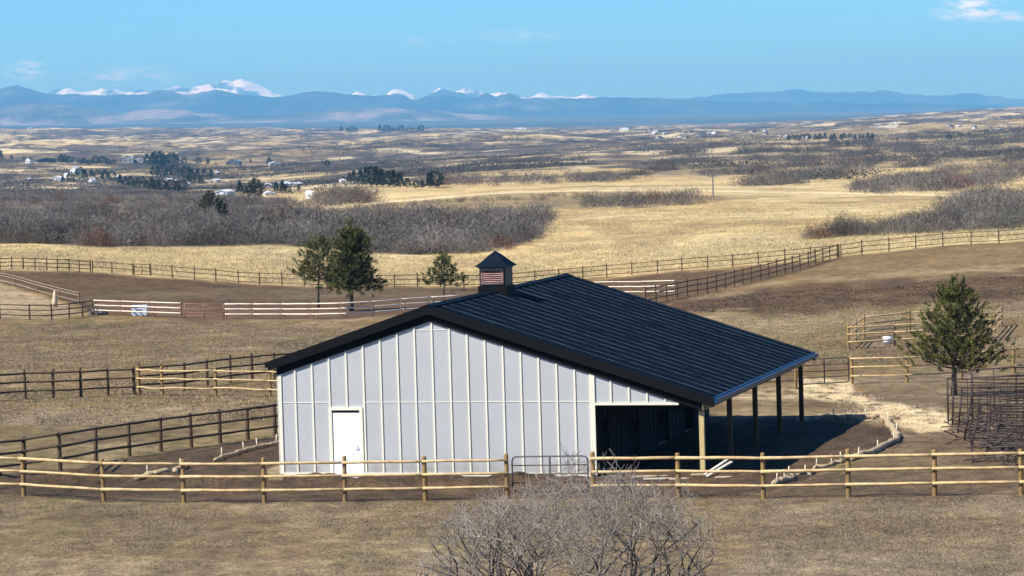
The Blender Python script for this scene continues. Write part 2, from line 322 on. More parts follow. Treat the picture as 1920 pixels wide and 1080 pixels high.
blend(pmask([(-100, 345), (200, 350), (540, 372), (545, 392), (640, 400), (950, 392), (1045, 405), (1020, 440), (960, 468), (780, 476), (690, 472), (540, 460), (200, 462), (0, 452), (-100, 450)], 4, 5, 18) * .9, C_brush)
FC = np.arange(XX.size).reshape(XX.shape)
Fq = np.stack([FC[:-1, :-1], FC[:-1, 1:], FC[1:, 1:], FC[1:, :-1]], -1).reshape(-1, 4)
def ground_mat():
    m = bpy.data.materials.new('dry_ground'); m.use_nodes = True; nt = m.node_tree; N = nt.nodes; L = nt.links; b = N['Principled BSDF']
    b.inputs['Roughness'].default_value = .95; b.inputs['Specular IOR Level'].default_value = .15
    a = N.new('ShaderNodeAttribute'); a.attribute_name = 'Col'; tc = N.new('ShaderNodeTexCoord'); col = a.outputs['Color']; hs = []
    for sc, st, lo, hi in [(9, (1, .55, 1), .42, 1.6), (1.3, (1, .6, 1), .52, 1.5), (.16, (1, .5, 1), .68, 1.32), (.012, (1, .35, 1), .8, 1.2)]:
        mp = N.new('ShaderNodeMapping'); mp.inputs['Scale'].default_value = st; L.new(tc.outputs['Object'], mp.inputs[0])
        n = N.new('ShaderNodeTexNoise'); n.inputs['Scale'].default_value = sc; n.inputs['Detail'].default_value = 5; n.inputs['Roughness'].default_value = .7; L.new(mp.outputs[0], n.inputs['Vector'])
        r = N.new('ShaderNodeMapRange'); r.inputs[1].default_value = .3; r.inputs[2].default_value = .7; r.inputs[3].default_value = lo; r.inputs[4].default_value = hi; r.clamp = False; L.new(n.outputs['Fac'], r.inputs[0])
        v = N.new('ShaderNodeVectorMath'); v.operation = 'SCALE'; L.new(col, v.inputs[0]); L.new(r.outputs[0], v.inputs['Scale']); col = v.outputs[0]; hs.append(n)
    sa = N.new('ShaderNodeAttribute'); sa.attribute_name = 'scrubby'
    for sc, lo, hi, cc in [(.010, .49, .53, (.075, .058, .045)), (.028, .53, .57, (.065, .052, .04)), (.006, .56, .60, (.60, .48, .27)), (.0035, .58, .61, (.055, .045, .035))]:
        mp = N.new('ShaderNodeMapping'); mp.inputs['Scale'].default_value = (1, .6, 1); mp.inputs['Location'].default_value = (sc * 900, 3, 0); L.new(tc.outputs['Object'], mp.inputs[0])
        n = N.new('ShaderNodeTexNoise'); n.inputs['Scale'].default_value = sc; n.inputs['Detail'].default_value = 7; n.inputs['Roughness'].default_value = .62; L.new(mp.outputs[0], n.inputs['Vector'])
        r = N.new('ShaderNodeMapRange'); r.inputs[1].default_value = lo; r.inputs[2].default_value = hi; r.inputs[3].default_value = 0; r.inputs[4].default_value = .85; L.new(n.outputs['Fac'], r.inputs[0])
        mm = N.new('ShaderNodeMath'); mm.operation = 'MULTIPLY'; L.new(r.outputs[0], mm.inputs[0]); L.new(sa.outputs['Fac'], mm.inputs[1])
        x = N.new('ShaderNodeMix'); x.data_type = 'RGBA'; L.new(mm.outputs[0], x.inputs[0]); L.new(col, x.inputs[6]); x.inputs[7].default_value = (*cc, 1); col = x.outputs[2]
    L.new(col, b.inputs['Base Color'])
    b1 = N.new('ShaderNodeBump'); b1.inputs['Strength'].default_value = .5; b1.inputs['Distance'].default_value = .12; L.new(hs[1].outputs['Fac'], b1.inputs['Height'])
    b2 = N.new('ShaderNodeBump'); b2.inputs['Strength'].default_value = 1.0; b2.inputs['Distance'].default_value = .035; L.new(hs[0].outputs['Fac'], b2.inputs['Height']); L.new(b1.outputs[0], b2.inputs['Normal']); L.new(b2.outputs[0], b.inputs['Normal'])
    return m
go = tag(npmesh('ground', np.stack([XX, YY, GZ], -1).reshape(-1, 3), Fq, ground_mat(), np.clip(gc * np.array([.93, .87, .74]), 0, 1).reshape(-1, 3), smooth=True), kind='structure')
sc_ = sstep(1250, 1900, YY) * (1 - sstep(14000, 17000, YY)); sc_ = sc_ * (1 - .45 * sstep(.04, .08, XX / np.maximum(YY, 1)) * (1 - sstep(4500, 7000, YY)))
sat_ = go.data.attributes.new('scrubby', 'FLOAT', 'POINT'); sat_.data.foreach_set('value', sc_.astype(np.float32).ravel())
zmin = float(GZ.min()); HZ['z0'] = zmin - 1.0
hb = MB().box(-64000, 64000, -3000, 70000, HZ['z0'], HZ['z1']).build('haze', hm); tag(hb, kind='stuff')
# ------------------------------------------------------------------ mountains
def ridge(name, prof, Dc, Db, yb, m, amp, seed, cells=(1500, 60), pxr=(-700, 2600), spur=900.):
    px = np.linspace(pxr[0], pxr[1], cells[0]); cy = np.interp(px, [p[0] for p in prof], [p[1] for p in prof]); t = np.concatenate([np.linspace(0, 1, cells[1]), np.linspace(1.06, 1.5, 8)])
    zc = CAMZ + (yh(px) - cy) / FPX * Dc; zb = CAMZ + (yh(px) - yb) / FPX * Db
    T, P = np.meshgrid(t, px, indexing='ij'); D = Db + (Dc - Db) * T; X = (P - 960) / FPX * D
    f = np.where(T <= 1, T ** 1.25, 1 - (T - 1) * 1.6)
    Z = zb[None] + (zc - zb)[None] * f
    n = np.abs(fbm(X / spur, D / (spur * 2.2), seed, 5) - .5) * 2
    Z = Z - n * amp * np.sin(np.pi * np.clip(T, 0, 1)) ** .8 * (zc - zb)[None]
    Z = Z + (fbm(X / 130, D / 260, seed + 9, 5) - .5) * 46 * np.clip(T * 3, 0, 1) * (Dc / 34000)
    n2 = np.abs(fbm(X / 330 + D / 900, D / 1300, seed + 13, 4) - .5) * 2; Z = Z - n2 * amp * .45 * np.sin(np.pi * np.clip(T, 0, 1)) * (zc - zb)[None]
    I = np.arange(Z.size).reshape(Z.shape); F = np.stack([I[:-1, :-1], I[:-1, 1:], I[1:, 1:], I[1:, :-1]], -1).reshape(-1, 4)
    return tag(npmesh(name, np.stack([X, D, Z], -1).reshape(-1, 3), F, m, smooth=True), kind='structure')
def mtn_mat(name, c1, c2, c3, scale, lo=.42, hi=.6):
    m = bpy.data.materials.new(name); m.use_nodes = True; nt = m.node_tree; N = nt.nodes; L = nt.links; b = N['Principled BSDF']; b.inputs['Roughness'].default_value = .95; b.inputs['Specular IOR Level'].default_value = .1
    tc = N.new('ShaderNodeTexCoord'); mp = N.new('ShaderNodeMapping'); mp.inputs['Scale'].default_value = (1, .35, 2.5); L.new(tc.outputs['Object'], mp.inputs[0])
    n = N.new('ShaderNodeTexNoise'); n.inputs['Scale'].default_value = scale; n.inputs['Detail'].default_value = 8; n.inputs['Roughness'].default_value = .62; L.new(mp.outputs[0], n.inputs['Vector'])
    r = N.new('ShaderNodeValToRGB'); e = r.color_ramp.elements; e[0].position = lo; e[0].color = (*c1, 1); e[1].position = hi; e[1].color = (*c3, 1); k = e.new((lo + hi) / 2); k.color = (*c2, 1)
    L.new(n.outputs['Fac'], r.inputs[0]); L.new(r.outputs[0], b.inputs['Base Color']); return m
mA = mtn_mat('foothill_scrub', (.04, .035, .035), (.11, .09, .075), (.26, .20, .17), .0016, .40, .60)
mB = mtn_mat('forested_slopes', (.015, .022, .02), (.05, .05, .045), (.17, .14, .12), .0013, .44, .70)
mC = mtn_mat('snowy_rock', (.06, .07, .09), (.35, .38, .42), (.95, .95, .97), .0026, .40, .49)
ridge('foothills', [(-700, 190), (-100, 196), (0, 204), (40, 196), (75, 187), (120, 196), (190, 206), (240, 212), (300, 204), (360, 206), (420, 216), (520, 218), (600, 210), (680, 203), (760, 202), (830, 207), (880, 214), (1000, 219), (1150, 224), (1400, 232), (2600, 240)], 28500, 24500, 246, mA, .30, 5, spur=700)
ridge('mountains', [(-700, 170), (-150, 175), (0, 168), (25, 163), (45, 161), (70, 167), (95, 175), (130, 178), (155, 175), (180, 178), (230, 177), (280, 176), (310, 170), (335, 169), (365, 178), (395, 172), (415, 167), (440, 172), (480, 180), (540, 182), (570, 176), (610, 170), (640, 173), (680, 177), (710, 180), (740, 178), (760, 176), (785, 187), (820, 181), (850, 178), (880, 186), (905, 183), (922, 174), (940, 182), (965, 174), (990, 184), (1050, 183), (1110, 183), (1180, 182), (1230, 184), (1290, 187), (1350, 188), (1400, 192), (1450, 190), (1500, 193), (1560, 190), (1620, 194), (1720, 193), (1780, 196), (1870, 197), (1920, 199), (2100, 202), (2600, 206)], 36000, 30000, 236, mB, .34, 25)
ridge('distant_mountains', [(-700, 200), (700, 200), (780, 190), (815, 177), (842, 167), (870, 172), (900, 182), (960, 200), (1150, 190), (1300, 182), (1380, 176), (1450, 173), (1500, 167), (1530, 170), (1570, 175), (1610, 172), (1660, 169), (1720, 177), (1790, 178), (1830, 174), (1870, 180), (1940, 187), (2100, 192), (2600, 200)], 46000, 43000, 215, mB, .2, 45)
ridge('snowy_mountains', [(-700, 185), (0, 180), (95, 182), (112, 170), (140, 163), (158, 172), (180, 173), (205, 167), (228, 168), (250, 173), (275, 168), (300, 177), (328, 166), (345, 160), (368, 167), (395, 160), (418, 158), (432, 151), (447, 154), (465, 148), (485, 153), (505, 163), (525, 172), (550, 185), (640, 190), (662, 180), (682, 170), (697, 178), (728, 180), (745, 168), (765, 167), (785, 178), (800, 188), (815, 178), (836, 163), (850, 178), (868, 172), (885, 165), (905, 171), (925, 178), (950, 173), (975, 176), (1000, 184), (1025, 174), (1050, 181), (1090, 181), (1110, 177), (1140, 187), (1200, 196), (2600, 210)], 54000, 50500, 205, mC, .3, 65, spur=1500)
# ------------------------------------------------------------------ barn
m_side = mat('grey_siding', (.48, .483, .465), .7, .045, .8, .05); m_cream = mat('primed_cream_trim', (.86, .80, .62), .6, .05, 4)
m_white = mat('white_door_paint', (.90, .92, .95), .4, .02, 2); m_black = mat('black_metal_trim', (.004, .0045, .005), .7, .2, 3, spec=.15); m_dark = mat('shade_darkened_sheathing', (.010, .011, .014), .9, .5, .9, stretch=(1, 1, .3))
m_roof = mat('dark_ribbed_roof_metal', (.002, .0075, .016), .6, .35, 1.5, spec=.06); m_rib = mat('roof_rib_painted_glints', (.005, .009, .014), .5, .8, 1.8, spec=.1, stretch=(.5, 1.1, 1), col2=(.075, .09, .105))  # pale noise on the ribs paints broken sun glints into their colour
m_gut = mat('gutter_painted_sky_sheen', (.01, .045, .11), .35, .15, 2, spec=.25); m_post = mat('treated_post_wood', (.60, .45, .20), .8, .2, 3, .2, stretch=(6, 6, .6)); m_post2 = mat('shade_darkened_post', (.10, .055, .022), .8, .3, 3, .2, stretch=(6, 6, .6)); m_beam = mat('sawn_beam_wood', (.24, .17, .10), .85, .3, 3, .2)
m_cup = mat('cupola_dark_brown', (.016, .012, .010), .5, .3, 3); m_copper = mat('copper_louver', (.30, .165, .14), .4, .6, 3, metal=.3, stretch=(.6, 1, 4)); m_conc = mat('concrete', (.5, .49, .46), .85, .15, 6)
nt = m_side.node_tree; bs = nt.nodes['Principled BSDF']; src = bs.inputs['Base Color'].links[0].from_socket
tco = nt.nodes.new('ShaderNodeTexCoord'); sx = nt.nodes.new('ShaderNodeSeparateXYZ'); nt.links.new(tco.outputs['Object'], sx.inputs[0]); nz = nt.nodes.new('ShaderNodeTexNoise'); nz.inputs['Scale'].default_value = 2.5; nz.inputs['Detail'].default_value = 6; nt.links.new(tco.outputs['Object'], nz.inputs['Vector'])
a1 = nt.nodes.new('ShaderNodeMath'); a1.operation = 'MULTIPLY_ADD'; nt.links.new(nz.outputs['Fac'], a1.inputs[0]); a1.inputs[1].default_value = -1.1; nt.links.new(sx.outputs['Z'], a1.inputs[2])
mr_ = nt.nodes.new('ShaderNodeMapRange'); nt.links.new(a1.outputs[0], mr_.inputs[0]); mr_.inputs[1].default_value = -.55; mr_.inputs[2].default_value = .1; mr_.inputs[3].default_value = .55; mr_.inputs[4].default_value = 0
mxs = nt.nodes.new('ShaderNodeMix'); mxs.data_type = 'RGBA'; nt.links.new(mr_.outputs[0], mxs.inputs[0]); nt.links.new(src, mxs.inputs[6]); mxs.inputs[7].default_value = (.26, .21, .16, 1); nt.links.new(mxs.outputs[2], bs.inputs['Base Color'])
barn = empty('barn', (OX, OY, 0), -TH, 'grey batten barn with a black metal gable roof, white door and open lean-to', 'barn')
WX, LX, LY, EV, PK = 10.97, 14.63, 17.9, 3.66, 5.60
RX = 5.42; SLL, SLR = .325, .325
def rz(x): return PK - (RX - x) * SLL if x < RX else PK - (x - RX) * SLR
w = MB()
dl, dr_, dh = 1.80, 2.96, 2.22
w.prism([(0, .05), (dl, .05), (dl, rz(dl)), (0, rz(0))], 0, .1); w.prism([(dl, dh), (dr_, dh), (dr_, rz(dr_)), (dl, rz(dl))], 0, .1)
w.prism([(dr_, .05), (RX, .05), (RX, PK), (dr_, rz(dr_))], 0, .1); w.prism([(RX, .05), (WX, .05), (WX, rz(WX)), (RX, PK)], 0, .1)
w.prism([(WX, 2.42), (LX, 2.42), (LX, rz(LX) if rz(LX) > 2.43 else 2.43), (WX, rz(WX))], .004, .1)
for i in range(1, 24):
    x = i * .6096
    if x > LX - .5: break
    if abs(x - WX) < .1: continue
    b0 = .06
    if dl - .05 < x < dr_ + .05: b0 = dh + .10
    if x > WX: b0 = 2.42
    w.box(x - .028, x + .028, -.03, 0, b0, rz(x) - .41, 1)
for z, a, b_ in [(2.47, 0.13, dl - .0), (2.47, dr_ + .1, WX - .1), (4.88, RX - .9, RX + .9)]:
    w.box(a, b_, -.012, 0, z, z + .022, 1)
w.build('front_wall', [m_side, m_cream], barn)
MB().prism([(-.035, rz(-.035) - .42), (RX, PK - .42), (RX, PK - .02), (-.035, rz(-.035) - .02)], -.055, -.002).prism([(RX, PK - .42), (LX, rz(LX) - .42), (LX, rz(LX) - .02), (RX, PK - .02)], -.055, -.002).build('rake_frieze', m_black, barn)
MB().box(-.02, .12, -.035, .0, .05, rz(0) - .40).box(-.035, -.0, -.035, .12, .05, rz(0) - .43).build('corner_trim', m_cream, barn)
MB().box(WX - .11, WX + .07, -.04, .0, .05, rz(WX) - .40).box(WX + .0, WX + .035, 0, .14, .05, 2.4).build('corner_trim', m_cream, barn)
MB().box(0.12, dl - .02, -.045, 0, -.03, .1).box(dr_ + .02, WX - .11, -.045, 0, -.03, .1).build('base_trim', m_cream, barn)
MB().box(WX + .07, 13.86, -.035, .0, 2.36, 2.44).build('header_trim', m_cream, barn)
MB().box(0, .1, .1, LY, -.05, rz(0) - .02).build('side_wall', m_side, barn)
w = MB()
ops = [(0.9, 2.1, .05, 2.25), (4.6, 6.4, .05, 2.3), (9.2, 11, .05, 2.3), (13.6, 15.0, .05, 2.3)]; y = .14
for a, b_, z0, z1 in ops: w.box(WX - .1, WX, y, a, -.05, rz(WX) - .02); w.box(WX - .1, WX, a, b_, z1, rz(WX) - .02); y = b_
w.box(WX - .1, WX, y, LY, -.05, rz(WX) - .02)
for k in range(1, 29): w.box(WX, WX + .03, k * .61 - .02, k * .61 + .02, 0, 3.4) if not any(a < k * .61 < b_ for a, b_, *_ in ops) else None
w.build('inner_side_wall', m_dark, barn)  # near-black base colour paints in the deep shade under the lean-to
MB().prism([(0.1, 0), (WX - .1, 0), (WX - .1, rz(WX) - .03), (RX, PK - .03), (.1, rz(0) - .03)], LY - .1, LY).build('back_wall', m_side, barn)
MB().box(.1, WX - .1, .1, LY - .1, -.04, .02).build('floor_slab', m_conc, barn)
# door
door = MB().box(dl + .09, dr_ - .09, -.02, .05, .02, dh - .09).build('door', m_white, barn)
MB().box(dl - .02, dl + .09, -.05, .08, .0, dh).box(dr_ - .09, dr_ + .02, -.05, .08, .0, dh).box(dl - .02, dr_ + .02, -.052, .08, dh, dh + .10).build('door_frame', m_cream, door)
MB().box(dl + .09, dr_ - .09, -.045, .0, dh - .045, dh - .0).box(dl + .09, dl + .105, -.03, .0, .02, dh - .05).build('door_seal', m_black, door)
MB().tube([(dr_ - .2, -.02, 1.0), (dr_ - .2, -.09, 1.0)], .018).tube([(dr_ - .2, -.09, 1.0), (dr_ - .32, -.09, 1.0)], .014).build('handle', m_conc, door)
MB().box(dl - .35, dr_ + .1, -1.0, -.06, -.06, .06).build('doorstep', m_conc, barn)
# roof
oh = .18; y0, y1 = -oh, LY + .25; th = .12
def slab(xa, xb, za, zb, name):
    r = MB(); r.prism([(xa, za), (xb, zb), (xb, zb + th), (xa, za + th)] if xa < xb else [(xb, zb), (xa, za), (xa, za + th), (xb, zb + th)], y0 + .03, y1)
    n = int((y1 - y0) / .9144)
    for k in range(n + 1):
        y = y0 + .05 + k * (y1 - y0 - .1) / n
        p = [(xa, za + th), (xb, zb + th), (xb, zb + th + .022), (xa, za + th + .022)]
        if xa > xb: p = [p[1], p[0], p[3], p[2]]
        r.prism(p, y - .02, y + .02, 1)
        if k < n:
            for j in (1, 2): r.prism(p, y + j * .3048 - .012, y + j * .3048 + .012, 0)
    return r.build(name, [m_roof, m_rib], barn)
xl, xr = -.30, 15.08
r1 = slab(RX, xl, PK + .0, rz(xl), 'roof'); r2 = slab(RX, xr, PK + .0, rz(xr), 'roof')
MB().prism([(RX - .22, PK + th - .03), (RX, PK + th + .045), (RX + .22, PK + th - .03), (RX + .22, PK + th - .045 + .02), (RX - .22, PK + th - .045 + .02)], y0 - .005, y1 + .01).build('ridge_cap', m_roof, r2)
for a, b_, pr in [(RX, xl, r1), (RX, xr, r2)]:
    for (ya, yb) in [(y0 - .0, y0 + .03), (y1, y1 + .03)]:
        P = [(a, PK - .17), (b_, rz(b_) - .17), (b_, rz(b_) + th + .03), (a, PK + th + .03)]
        if a > b_: P = [P[1], P[0], P[3], P[2]]
        MB().prism(P, ya, yb).build('fascia', m_black, pr)
MB().box(xr + .0, xr + .12, y0, y1, rz(xr) - .02, rz(xr) + .11).box(xr - .07, xr + .0, y0, y1, rz(xr) + th - .005, rz(xr) + th + .03).build('gutter', m_gut, r2)  # the blue of this gutter is reflected sky painted as base colour
MB().box(xl - .1, xl, y0, y1, rz(xl) - .06, rz(xl) + th).build('gutter', m_black, r1)
MB().box(14.50, 14.64, .05, LY - .05, 2.14, 2.38).box(14.66, 14.70, y0 + .06, y1 - .06, 2.2, 2.42).build('eave_beam', m_beam, barn)
MB().box(WX + .1, LX, .12, .16, 2.2, 2.40).build('front_header', m_black, barn)
for k in range(5): MB().box(14.49, 14.65, .11 + k * (LY - .3) / 4, .27 + k * (LY - .3) / 4, -.5, 2.14).build('post', m_post if k == 0 else m_post2, barn)  # posts behind the first get their backlit shade as a darker wood colour
for k in range(7): MB().prism([(WX, rz(WX) - .22), (xr - .3, rz(xr - .3) - .22), (xr - .3, rz(xr - .3) - .04), (WX, rz(WX) - .04)], .6 + k * 2.75, .65 + k * 2.75).build('rafter', m_beam, barn)
# cupola
cy = 8.2; cw = .48; cx = RX
cup = MB().box(cx - cw, cx + cw, cy - cw, cy + cw, PK - .12, PK + .96).box(cx - cw - .04, cx + cw + .04, cy - cw - .04, cy + cw + .04, PK + .93, PK + .975).build('cupola', m_cup, barn)
MB().box(cx - cw - .05, cx + cw + .05, cy - cw - .05, cy + cw + .05, PK - .15, PK + .3).build('cupola_base', m_black, cup)
cr2 = MB(); prof = [(.64, .98), (.42, 1.16), (.22, 1.36), (.0, 1.54)]
vs = []
for r_, z_ in prof[:-1]: vs += [(cx - r_, cy - r_, PK + z_), (cx + r_, cy - r_, PK + z_), (cx + r_, cy + r_, PK + z_), (cx - r_, cy + r_, PK + z_)]
vs.append((cx, cy, PK + 1.54)); fs = [(3, 2, 1, 0)] + [(k * 4 + i, k * 4 + (i + 1) % 4, k * 4 + 4 + (i + 1) % 4, k * 4 + 4 + i) for k in range(2) for i in range(4)] + [(8 + i, 8 + (i + 1) % 4, 12) for i in range(4)]
cr2.add(vs, fs).build('cupola_roof', m_roof, cup)
lv = MB()
for ax in range(2):
    for s in (-1, 1):
        def q(a0, a1, o0, o1, z0, z1):
            if ax == 0: lv.box(cx + a0, cx + a1, cy + (s * (cw + o0) if s > 0 else -(cw + o1)), cy + (s * (cw + o1) if s > 0 else -(cw + o0)), z0, z1)
            else: lv.box(cx + (cw + o0 if s > 0 else -(cw + o1)), cx + (cw + o1 if s > 0 else -(cw + o0)), cy + a0, cy + a1, z0, z1)
        if (ax, s) != (0, -1): continue
        q(-.42, .42, 0, .05, PK + .36, PK + .42); q(-.42, .42, 0, .05, PK + .86, PK + .92); q(-.42, -.35, 0, .05, PK + .42, PK + .86); q(.35, .42, 0, .05, PK + .42, PK + .86)
        for k in range(6):
            z = PK + .44 + k * .07
            lv.add([(cx - .35, cy - cw - .05, z), (cx + .35, cy - cw - .05, z), (cx + .35, cy - cw - .0, z + .055), (cx - .35, cy - cw - .0, z + .055), (cx - .35, cy - cw - .05, z + .01), (cx + .35, cy - cw - .05, z + .01), (cx + .35, cy - cw, z + .065), (cx - .35, cy - cw, z + .065)],
                   [(0, 3, 2, 1), (4, 5, 6, 7), (0, 1, 5, 4), (1, 2, 6, 5), (2, 3, 7, 6), (3, 0, 4, 7)])
lv.build('louver', m_copper, cup)
# ------------------------------------------------------------------ fences
m_gold = mat('peeled_golden_rail', (.36, .23, .085), .8, .35, 2.5, .3, col2=(.66, .48, .25)); m_gpost = mat('round_golden_post', (.16, .095, .03), .85, .3, 2.5, .3, col2=(.36, .22, .075))
m_brown = mat('weathered_brown_rail', (.030, .018, .010), .85, .35, 3, .3, col2=(.07, .042, .022)); m_bpost = mat('weathered_brown_post', (.055, .032, .015), .85, .35, 3, .3, col2=(.12, .072, .03))
m_pale = mat('bleached_pale_rail', (.72, .60, .46), .8, .12, 2); m_ppost = mat('tan_post', (.24, .14, .07), .85, .25, 3)
def fence(name, label, pts, mr, mp, h=1.35, rails=(.38, .80, 1.20), pr=.075, rr=.047, group=None, off=-.09, D=None, wob=.009, skip_rails=()):
    P = [at(*p) if not isinstance(p[-1], str) else p for p in pts]
    c = P[0]; root = empty(name, (c[0], c[1], c[2]), 0, label, 'fence', group); nd = 10 if P[0][1] < 170 else 6
    for p in P:
        lx, ly = random.uniform(-.02, .02), random.uniform(-.02, .02); hh = h * random.uniform(.97, 1.04); k = random.uniform(.9, 1.1)
        b = MB(); z = p[2] - c[2]
        b.tube([(0, 0, -.3), (0, 0, .0), (lx, ly, hh - .04), (lx, ly, hh)], [pr * k * 1.05, pr * k, pr * k * .92, pr * k * .72], nd)
        b.build('post', mp, root, True, loc=(p[0] - c[0], p[1] - c[1], z))
    for i in range(len(P) - 1):
        if i in skip_rails: continue
        a = Vector(P[i]) - Vector(c); e = Vector(P[i + 1]) - Vector(c); d = (e - a); n = Vector((d.y, -d.x, 0)).normalized()
        if n.y > 0: n = -n
        for hz in rails:
            b = MB(); q = []
            for t in (-.02, .25, .5, .75, 1.02):
                q.append(a + d * t + n * abs(off) + Vector((0, 0, hz + random.uniform(-wob, wob) * (1 if 0 < t < 1 else .6))))
            k = random.uniform(.85, 1.1); q0 = q[0].copy(); b.tube([tuple(v - q0) for v in q], [rr * k * 1.08, rr * k, rr * k, rr * k, rr * k * .92], 7 if P[0][1] < 170 else 5)
            b.build('rail', mr, root, True, loc=q0)
    return root
def gate_metal(name, label, A, B, m, h0=.12, h1=1.28, rails=5, r=.022, brace=1, tall=False):
    A = Vector(A); B = Vector(B); d = B - A; Ln = Vector((d.x, d.y, 0)).length; root = empty(name, tuple(A), math.atan2(d.y, d.x), label, 'gate')
    s = d.z / Ln; R = .14; f = MB(); pts = []
    for cx_, cz_, a0 in [(Ln - R, h1 - R, 0), (R, h1 - R, 90), (R, h0 + R, 180), (Ln - R, h0 + R, 270)]:
        for k in range(5): a = math.radians(a0 + k * 22.5); x = cx_ + R * math.cos(a); pts.append((x, 0, cz_ + R * math.sin(a) + s * x))
    f.tube(pts + [pts[0]], r, 7, cap=False); f.build('frame', m, root, True)
    for k in range(1, rails - 1):
        z = h0 + (h1 - h0) * (k / (rails - 1)); MB().tube([(r, 0, z + s * r), (Ln - r, 0, z + s * Ln)], r * .8, 6).build('rail', m, root, True)
    for k in range(brace): x = Ln * (k + 1) / (brace + 1); MB().box(x - .025, x + .025, -.02, .02, h0 + s * x, h1 + s * x).build('brace', m, root)
    for z in (h1 - .25, h0 + .2): MB().tube([(-.08, 0, z), (.0, 0, z)], .015, 6).build('hinge', m, root)
    return root
m_gate = mat('dark_gate_tube', (.05, .042, .036), .5, .3, 4); m_rust = mat('rusty_panel_pipe', (.026, .011, .007), .6, .5, 5)
fence('rail_fence', 'golden peeled three rail fence in front of the white barn door', [(-108, 924), (45, 930), (195, 940), (345, 942), (496, 942), (647, 940), (798, 938), (952, 936)], m_gold, m_gpost, 1.36)
fence('rail_fence', 'golden three rail fence in front of the lean-to, right of the bare shrub', [(1113, 934), (1273, 933), (1432, 935), (1591, 932), (1753, 930), (1915, 928), (2078, 926)], m_gold, m_gpost, 1.36)
A = at(962, 934); B = at(1104, 933); gate_metal('tube_gate', 'dark tubular farm gate between the two front fences, behind the shrub', A, B, m_gate, .2, 1.26, 5, .024)
fence('rail_fence', 'dark brown rail fence running from the left edge up to the barn wall', [(-98, 905), (-25, 898), (46, 890), (113, 881), (180, 866), (243, 856), (302, 847), (359, 839), (413, 832), (465, 825), (516, 818), (560, 812)], m_brown, m_bpost, 1.28)
fence('rail_fence', 'dark brown rail fence at the left edge ending at the doubled corner post', [(-58, 754), (-5, 752), (48, 748), (100, 747), (152, 745), (203, 742), (252, 740)], m_brown, m_bpost, 1.34)
fence('rail_fence', 'short sunlit yellow rail fence just behind the left eave of the barn', [(261, 741), (305, 743), (405, 743), (507, 746), (605, 749)], m_gold, m_gpost, 1.36, rr=.036, pr=.07, wob=.03)
fence('rail_fence', 'dark rail fence slanting away behind the short yellow fence left of the barn', [(262, 736), (303, 734), (346, 731), (389, 724), (432, 718), (473, 714), (515, 710), (560, 706)], m_brown, m_bpost, 1.34)
fence('rail_fence', 'dark curved rail fence at the left edge below the mound of pale earth', [(-60, 594), (0, 598), (56, 600), (97, 600), (130, 597), (155, 594), (174, 589)], m_brown, m_bpost, 1.28)
fence('rail_fence', 'faded thin rail fence descending the mound at the left edge', [(-20, 527), (27, 537), (70, 550), (110, 561), (149, 571)], mat('faded_grey_rail', (.30, .24, .17), .85, .2), m_ppost, 1.15, rails=(.3, .8, 1.05), rr=.04)
fence('rail_fence', 'short fence with bleached white rails behind the white storage box', [(179, 590), (232, 592), (287, 594), (340, 596)], m_pale, m_ppost, 1.32, pr=.06, rr=.062)
fence('rail_fence', 'long fence with bleached white rails in front of the two big pines', [(424, 598), (478, 598), (532, 598), (587, 598), (642, 597), (698, 594), (753, 589), (808, 585), (860, 582)], m_pale, m_ppost, 1.32, pr=.06, rr=.062)
gr = empty('pole_gate', at(345, 597), 0, 'low brown pole gate filling the gap in the white railed fence', 'gate'); a = Vector(at(345, 597)); b_ = Vector(at(422, 598)); d = b_ - a
for hz in (.25, .5, .78, 1.2): MB().tube([(0, 0, hz), tuple(d * .5 + Vector((0, 0, hz - .03))), tuple(d + Vector((0, 0, hz)))], .035, 6).build('rail', m_ppost, gr, True)
for t in (.03, .5, .97): MB().tube([tuple(d * t), tuple(d * t + Vector((0, 0, 1.25)))], .04, 6).build('upright', m_ppost, gr, True)
fence('rail_fence', 'dark close-posted rail fence at the far left between arena and golden grass', [(-22, 507), (0, 506), (22, 505), (44, 505), (66, 506), (88, 507), (108, 508), (130, 508), (149, 510), (170, 511)], m_brown, m_bpost, 1.35, pr=.07)
fence('rail_fence', 'long far fence along the golden grass from the wire-free left bend to behind the cupola', [(174, 511), (210, 513), (250, 516)] , m_bpost, m_bpost, 1.3, rails=(.6, 1.15), rr=.04)['label'] = 'short brown two rail fence left of the small field gate'
fence('rail_fence', 'long brown fence along the golden grass behind the pines and the barn roof', [(283, 517), (323, 521), (365, 525), (405, 528), (447, 532), (487, 534), (529, 535), (571, 537), (613, 538), (655, 538), (697, 538), (740, 538), (783, 537), (826, 538), (870, 539), (914, 537), (958, 535), (1003, 531), (1048, 527), (1093, 523), (1138, 519), (1185, 516), (1233, 512), (1279, 508), (1327, 504), (1374, 501), (1422, 497), (1472, 492), (1520, 488), (1573, 483)], m_bpost, m_bpost, 1.36, rails=(.25, .75, 1.2), rr=.04, pr=.07)
A = at(252, 516); B = at(281, 517); gate_metal('field_gate', 'small brown gate in the far fence beside the golden grass', A, B, m_bpost, .1, 1.2, 4, .035, 1)
fence('rail_fence', 'far fence running to the right edge below the grey thicket', [(1577, 483), (1616, 477), (1667, 472), (1717, 467), (1768, 462), (1821, 459), (1873, 457), (1925, 453), (1978, 449)], m_bpost, m_bpost, 1.4, rails=(.3, .78, 1.22), rr=.035, pr=.065)
